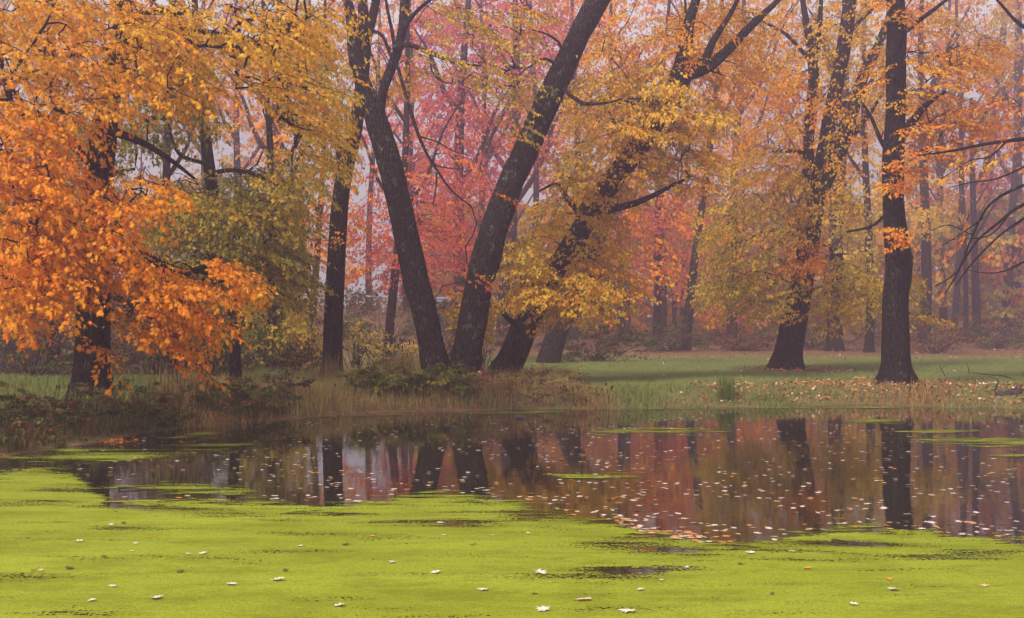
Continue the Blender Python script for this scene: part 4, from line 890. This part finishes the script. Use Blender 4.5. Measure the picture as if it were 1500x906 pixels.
log('fallen_log', 'short thick dark log resting on the right bank above the water', (1496, 578), (1462, 579), 17, 12, 3)
log('fallen_log', 'dark waterlogged log half sunk at the foot of the right bank', (1492, 601), (1448, 600), 8, 6, 4, 25.6, False)
log('fallen_log', 'thin fallen stem lying on the shore left of the short thick log', (1475, 574), (1425, 576), 5, 3, 5)
# crumpled magenta and white wrapper beside the V tree
b = at(704, 549, 28.3); root = empty('crumpled_wrapper', b); tag(root, 'small crumpled magenta and white wrapper right of the forked tree foot', 'litter')
def crumple(r, seed, sc=(1, 1, 1)):
    u = np.linspace(0, 2 * math.pi, 12, endpoint=False); v = np.linspace(-1.45, 1.45, 8); Uu, Vv = np.meshgrid(u, v); rr = r * (1 + .7 * (vnoise(Uu * 1.7 + 3, Vv * 2.3 + 8, seed) - .5))
    V = np.stack([rr * np.cos(Vv) * np.cos(Uu) * sc[0], rr * np.cos(Vv) * np.sin(Uu) * sc[1], rr * np.sin(Vv) * sc[2]], -1).reshape(-1, 3)
    i = (np.arange(7) * 12)[:, None]; j = np.arange(12)[None]; j2 = (j + 1) % 12; return V, np.stack([i + j, i + j2, i + 12 + j2, i + 12 + j], -1).reshape(-1, 4)
v, q = crumple(.075, 3, (1, .8, 1.1)); link('film', make_mesh('film', v, q), M_magenta, root)
v, q = crumple(.035, 5, (.9, .6, 1.2)); link('white_patch', make_mesh('white_patch', v + [-.03, -.065, .03], q), M_white, root)
b = on_water(762, 614); v, q = crumple(.045, 8, (1.6, .8, .4)); o = link('plastic_bottle', make_mesh('plastic_bottle', v, q), M_blue, None, b + [0, 0, .012]); o.name = 'plastic_scrap'
tag(o, 'small dark blue plastic scrap floating below the bank right of the forked tree', 'litter')

# grey guard rail on the far embankment
Yr = 66; A = at(425, 434, Yr); B = at(612, 440, Yr); root = empty('guard_rail', (A + B) / 2 - [0, 0, .7]); c0 = (A + B) / 2 - [0, 0, .7]; tag(root, 'long grey road rail seen through the trees left of the forked tree', 'guard rail')
prof = [(0, -.17), (-.06, -.12), (-.06, -.06), (0, 0), (-.06, .06), (-.06, .12), (0, .17), (.02, .17), (.02, -.17)]
xs_ = np.linspace(A[0] - 6, B[0] + 6, 24); V = []
for x in xs_:
    z = np.interp(x, [A[0], B[0]], [A[2], B[2]])
    V += [(x - c0[0], Yr + p[0] - c0[1], z + p[1] - c0[2]) for p in prof]
k = len(prof); Q = [(i * k + j, i * k + (j + 1) % k, (i + 1) * k + (j + 1) % k, (i + 1) * k + j) for i in range(len(xs_) - 1) for j in range(k)]
link('beam', make_mesh('beam', np.array(V), np.array(Q)), M_metal, root)
for x in np.arange(A[0] - 5, B[0] + 5, 2.0):
    g = gz(x, Yr); zt = np.interp(x, [A[0], B[0]], [A[2], B[2]]) + .1; vv = np.array([(sx * .07 + x, Yr + .12 + sy * .07, z) for z in (g - .3, zt) for sx, sy in ((-1, -1), (1, -1), (1, 1), (-1, 1))]) - c0
    link('post', make_mesh('post', vv, np.array([(0, 1, 5, 4), (1, 2, 6, 5), (2, 3, 7, 6), (3, 0, 4, 7), (4, 5, 6, 7)])), M_metal, root)

# ------------------------------------------------------------------ leaves afloat
def leaf_mesh(kind_hue, k, fancy=True):
    r2 = np.random.default_rng(900 + k); O = OUT['maple'].copy(); O[:, 0] -= .5
    O[:, 2] = .30 * (O[:, 0] ** 2) * r2.uniform(.2, 1.3) + .35 * np.abs(O[:, 1]) * r2.uniform(-.1, .8) + r2.normal(0, .03, len(O)); O[:, 2] -= O[:, 2].min() - .02
    O[:, 1] *= r2.uniform(.75, 1.1); n = len(O)
    c = O.mean(0); c[2] = O[:, 2].min() * .5; V = np.vstack([O, c]); T = np.stack([np.arange(n), (np.arange(n) + 1) % n, np.full(n, n)], 1)
    st = np.array([[-.5, -.012, .03], [-.5, .012, .03], [-.95, .03, .10], [-.95, .05, .10]]) ; V = np.vstack([V, st])
    me = make_mesh('floating_leaf', V, [T, np.array([[n + 1, n + 2, n + 4, n + 3]])], {'hue': np.full(len(V), kind_hue)}); me.materials.append(M_fallen); return me
LM = {c: [leaf_mesh(h, 10 * i + k) for k in range(4)] for i, (c, h) in enumerate([('pale', .95), ('orange', .5), ('brown', .06), ('tan', .72)])}
r2 = random.Random(4)
def put(c, px, py, size, label, group=None, z=.008, flat=.8):
    me = r2.choice(LM[c]); o = bpy.data.objects.new('floating_leaf', me); COL.objects.link(o); q = on_water(px, py); o.location = (q[0], q[1], z)
    o.rotation_euler = (r2.gauss(0, .08), r2.gauss(0, .08), r2.uniform(0, 6.28)); s = size; o.scale = (s, s, s * flat)
    tag(o, label, 'leaf', group); return o
DUCKL = [('pale', 405, 852, .12, 'large pale leaf on the duckweed near the bottom, left of centre'), ('brown', 103, 835, .10, 'dark brown curled leaf on the duckweed at lower left'),
 ('brown', 152, 817, .09, 'black leaf on the duckweed just above the dark brown curled one'), ('pale', 117, 795, .10, 'pale leaf on the duckweed below the forked stick patch'),
 ('brown', 181, 768, .09, 'dark leaf with a pale one beside it on the duckweed at upper left'), ('pale', 163, 771, .07, 'small pale leaf left of the dark leaf at upper left of the duckweed'),
 ('pale', 296, 813, .09, 'pale leaf on the duckweed, right one of a close pair'), ('pale', 278, 814, .07, 'pale leaf on the duckweed, left one of a close pair'),
 ('brown', 263, 840, .09, 'reddish brown leaf on the duckweed under the close pair'), ('pale', 338, 858, .10, 'pale leaf on the duckweed left of the large pale leaf'),
 ('pale', 228, 878, .12, 'pale leaf on the duckweed near the bottom left'), ('pale', 167, 861, .08, 'small pale leaf above the bottom left pale leaf'),
 ('pale', 574, 826, .08, 'small pale leaf on the duckweed right of a brown leaf'), ('brown', 505, 800, .09, 'dark leaf on the duckweed at centre left'),
 ('pale', 637, 841, .10, 'pale leaf on the duckweed below the reflection of the forked tree'), ('pale', 647, 768, .09, 'white leaf on the duckweed just below the forked reflection'),
 ('pale', 793, 842, .13, 'largest white leaf on the duckweed, at bottom centre'), ('pale', 706, 866, .09, 'pale leaf on the duckweed at the bottom centre left'),
 ('brown', 666, 912, .09, 'brown leaf cut by the bottom edge of the picture'), ('pale', 500, 889, .10, 'pale leaf with a long stalk at the bottom'),
 ('pale', 794, 896, .12, 'pale leaf at the bottom below the largest white leaf'), ('pale', 917, 898, .13, 'white and brown leaf on the duckweed at the bottom right of centre'),
 ('orange', 783, 871, .08, 'orange leaf on the duckweed at bottom centre'), ('tan', 858, 880, .10, 'tan leaf on the duckweed near the bottom centre'), ('pale', 849, 881, .08, 'pale leaf touching the tan leaf near the bottom centre'),
 ('pale', 1311, 866, .11, 'lone pale leaf on the duckweed at lower right'), ('brown', 1086, 828, .07, 'tiny black leaf on the duckweed right of centre'), ('orange', 1182, 834, .08, 'rust orange leaf on the duckweed at right'),
 ('orange', 1303, 851, .07, 'small rusty leaf above the lone pale leaf at lower right'), ('tan', 1442, 860, .09, 'tan leaf on the duckweed near the right edge'), ('pale', 1098, 812, .09, 'pale leaf on the duckweed right of the dark streaks'),
 ('pale', 1006, 833, .08, 'pale leaf beside the dark streak in the duckweed'), ('pale', 968, 852, .07, 'small pale leaf below the dark streaks in the duckweed'), ('orange', 546, 787, .07, 'orange speck of leaf on the duckweed at centre'),
 ('brown', 692, 800, .08, 'small brown leaf on the duckweed at centre'), ('pale', 650, 786, .06, 'tiny pale leaf on the duckweed at centre'), ('pale', 193, 809, .05, 'tiny pale leaf on the duckweed at upper left'),
 ('tan', 60, 838, .07, 'tan fragment of leaf left of the dark brown curled leaf'), ('brown', 48, 838, .06, 'dark fragment of leaf near the left edge of the duckweed'), ('pale', 133, 882, .07, 'small pale leaf low on the duckweed at far left'),
 ('pale', 200, 798, .06, 'faint pale leaf right of the pale leaf under the stick patch'), ('pale', 440, 802, .07, 'small pale leaf right of the pair'), ('orange', 216, 789, .06, 'small orange leaf above the pale pair on the duckweed'),
 ('pale', 1162, 810, .06, 'tiny pale leaf near the edge of the duckweed at right'), ('pale', 775, 783, .06, 'small pale leaf on the duckweed above the largest white one'), ('pale', 722, 786, .05, 'faint pale leaf on the duckweed at centre right'),
 ('brown', 418, 838, .07, 'brown leaf on the duckweed above the large pale leaf'), ('pale', 940, 866, .07, 'pale leaf above the white and brown leaf at the bottom'), ('brown', 1130, 872, .05, 'dark speck of leaf at the lower right of centre'), ('pale', 1252, 888, .08, 'pale leaf near the bottom right')]
for c, px, py, s, lb in DUCKL: put(c, px, py, s * .78, lb, None, .010)
def water_px():
    while True:
        py = 606 + 190 * r2.random() ** 1.15; px = r2.uniform(-20, 1520)
        if py > np.interp(px, EX, EY) - 3: continue
        q = on_water(px, py)
        if pond_sd(np.array([q[0]]), np.array([q[1]]))[0] > -.4: continue
        if px < 420 and r2.random() < .35: continue
        if vnoise(px * .012, py * .05, 3) < .22 + .2 * r2.random(): continue
        return px, py
pts = [water_px() for _ in range(1150)]
# a drift of leaves caught against the duckweed edge
for _ in range(90):
    px = 900 + 150 * r2.random() + r2.gauss(0, 12); pts.append((px, float(np.interp(px, EX, EY)) - 2 - abs(r2.gauss(0, 7))))
pts.sort(key=lambda p: -p[1])
for px, py in pts[:248]:
    edge_d = np.interp(px, EX, EY) - py; c = 'orange' if (r2.random() < (.5 if (880 < px < 1080 and edge_d < 22) else .13)) else ('tan' if r2.random() < .4 else ('brown' if r2.random() < .12 else 'pale'))
    lb = {'orange': 'orange fallen leaf floating on the open water before the duckweed edge', 'pale': 'pale fallen leaf floating on the open water before the duckweed edge', 'brown': 'brown fallen leaf floating on the open water before the duckweed edge', 'tan': 'tan fallen leaf floating on the open water before the duckweed edge'}[c]
    put(c, px, py, r2.uniform(.04, .08), lb, c + ' leaves floating on the near open water', .004, .16)
rest = pts[248:]; Q = np.array([on_water(*p) for p in rest]); rs = np.random.default_rng(44)
V, Fc, H = scatter_leaves(Q[:, 0], Q[:, 1], np.full(len(Q), .008), rs.uniform(.045, .08, len(Q)), np.clip(rs.choice([.95, .72, .5, .3], len(Q), p=[.5, .28, .12, .1]), 0, 1), 82, 'maple', .03, -.2)
tag(link('floating_leaves', make_mesh('floating_leaves', V, Fc, {'hue': H}), M_fallen), 'fallen leaves strewn over the far open water up to the bank', 'leaves', None, 'stuff')
px = rs.uniform(140, 200, 70); py = 648 + rs.normal(0, 1.6, 70) - (px - 170) * .03; Q = np.array([on_water(a, b_) for a, b_ in zip(px, py)])
V, Fc, H = scatter_leaves(Q[:, 0], Q[:, 1], np.full(len(Q), .012), rs.uniform(.05, .09, len(Q)), np.full(len(Q), .5), 83, 'maple', .2)
tag(link('leaf_drift', make_mesh('leaf_drift', V, Fc, {'hue': H}), M_fallen), 'small drift of bright orange leaves at the water edge under the near maple', 'leaves', None, 'stuff')

# ------------------------------------------------------------------ haze, light, sky, camera
m, nt, out = new_mat('mist'); pv = N(nt, 'ShaderNodeVolumePrincipled'); pv.inputs['Color'].default_value = (HZC[0], HZC[1], HZC[2], 1); pv.inputs['Density'].default_value = HZD
pv.inputs['Anisotropy'].default_value = .62
L(nt, pv.outputs[0], out.inputs['Volume'])
v = np.array([(x, y, z) for z in (-1.5, 27.0) for x, y in ((-135, -65), (135, -65), (135, 155), (-135, 155))], float)
o = link('haze', make_mesh('haze', v, np.array([(0, 3, 2, 1), (4, 5, 6, 7), (0, 1, 5, 4), (1, 2, 6, 5), (2, 3, 7, 6), (3, 0, 4, 7)])), m); tag(o, 'pale lilac autumn mist filling the wood and hanging over the meadow', 'mist', None, 'stuff')

W = bpy.data.worlds.new('World'); scn.world = W; W.use_nodes = True; nt = W.node_tree; nt.nodes.clear()
out = nt.nodes.new('ShaderNodeOutputWorld'); bg = nt.nodes.new('ShaderNodeBackground'); sky = nt.nodes.new('ShaderNodeTexSky'); sky.sky_type = 'NISHITA'; sky.sun_disc = False
EL, AZ = R(48), R(222)      # veiled sun behind the camera, to the left
sky.sun_elevation = EL; sky.sun_rotation = AZ; sky.dust_density = 4; sky.air_density = 1.0
hs = nt.nodes.new('ShaderNodeHueSaturation'); hs.inputs['Saturation'].default_value = .25; L(nt, sky.outputs[0], hs.inputs['Color'])
mx = nt.nodes.new('ShaderNodeMix'); mx.data_type = 'RGBA'; mx.inputs[0].default_value = .55; mx.inputs[7].default_value = (9.4, 9.1, 9.6, 1)
L(nt, hs.outputs[0], mx.inputs[6]); L(nt, mx.outputs[2], bg.inputs[0]); bg.inputs[1].default_value = .085; L(nt, bg.outputs[0], out.inputs[0])
sl = bpy.data.lights.new('sun', 'SUN'); sl.energy = SUNE; sl.angle = R(10); sl.color = (1, .95, .88); so = bpy.data.objects.new('sun', sl); COL.objects.link(so)
from mathutils import Vector
sd_ = Vector((math.sin(AZ) * math.cos(EL), math.cos(AZ) * math.cos(EL), math.sin(EL))); so.rotation_euler = sd_.to_track_quat('Z', 'Y').to_euler(); so.location = (0, 0, 25)
cam = bpy.data.cameras.new('camera'); co = bpy.data.objects.new('camera', cam); COL.objects.link(co); co.location = (0, 0, CAMZ); co.rotation_euler = (math.pi / 2 + PITCH, 0, 0)
cam.sensor_width = 36; cam.lens = 36 * F / 1500; cam.clip_end = 3000; cam.clip_start = .05; scn.camera = co
scn.view_settings.view_transform = 'Standard'; scn.view_settings.look = 'None'; scn.view_settings.gamma = 1; scn.view_settings.exposure = EXPO
c = scn.cycles; c.use_denoising = True; c.max_bounces = 6; c.diffuse_bounces = 2; c.glossy_bounces = 3; c.transmission_bounces = 3; c.transparent_max_bounces = 8; c.volume_bounces = 1; c.sample_clamp_indirect = 4
c.use_adaptive_sampling = True; c.adaptive_threshold = .02
scn.render.use_persistent_data = False
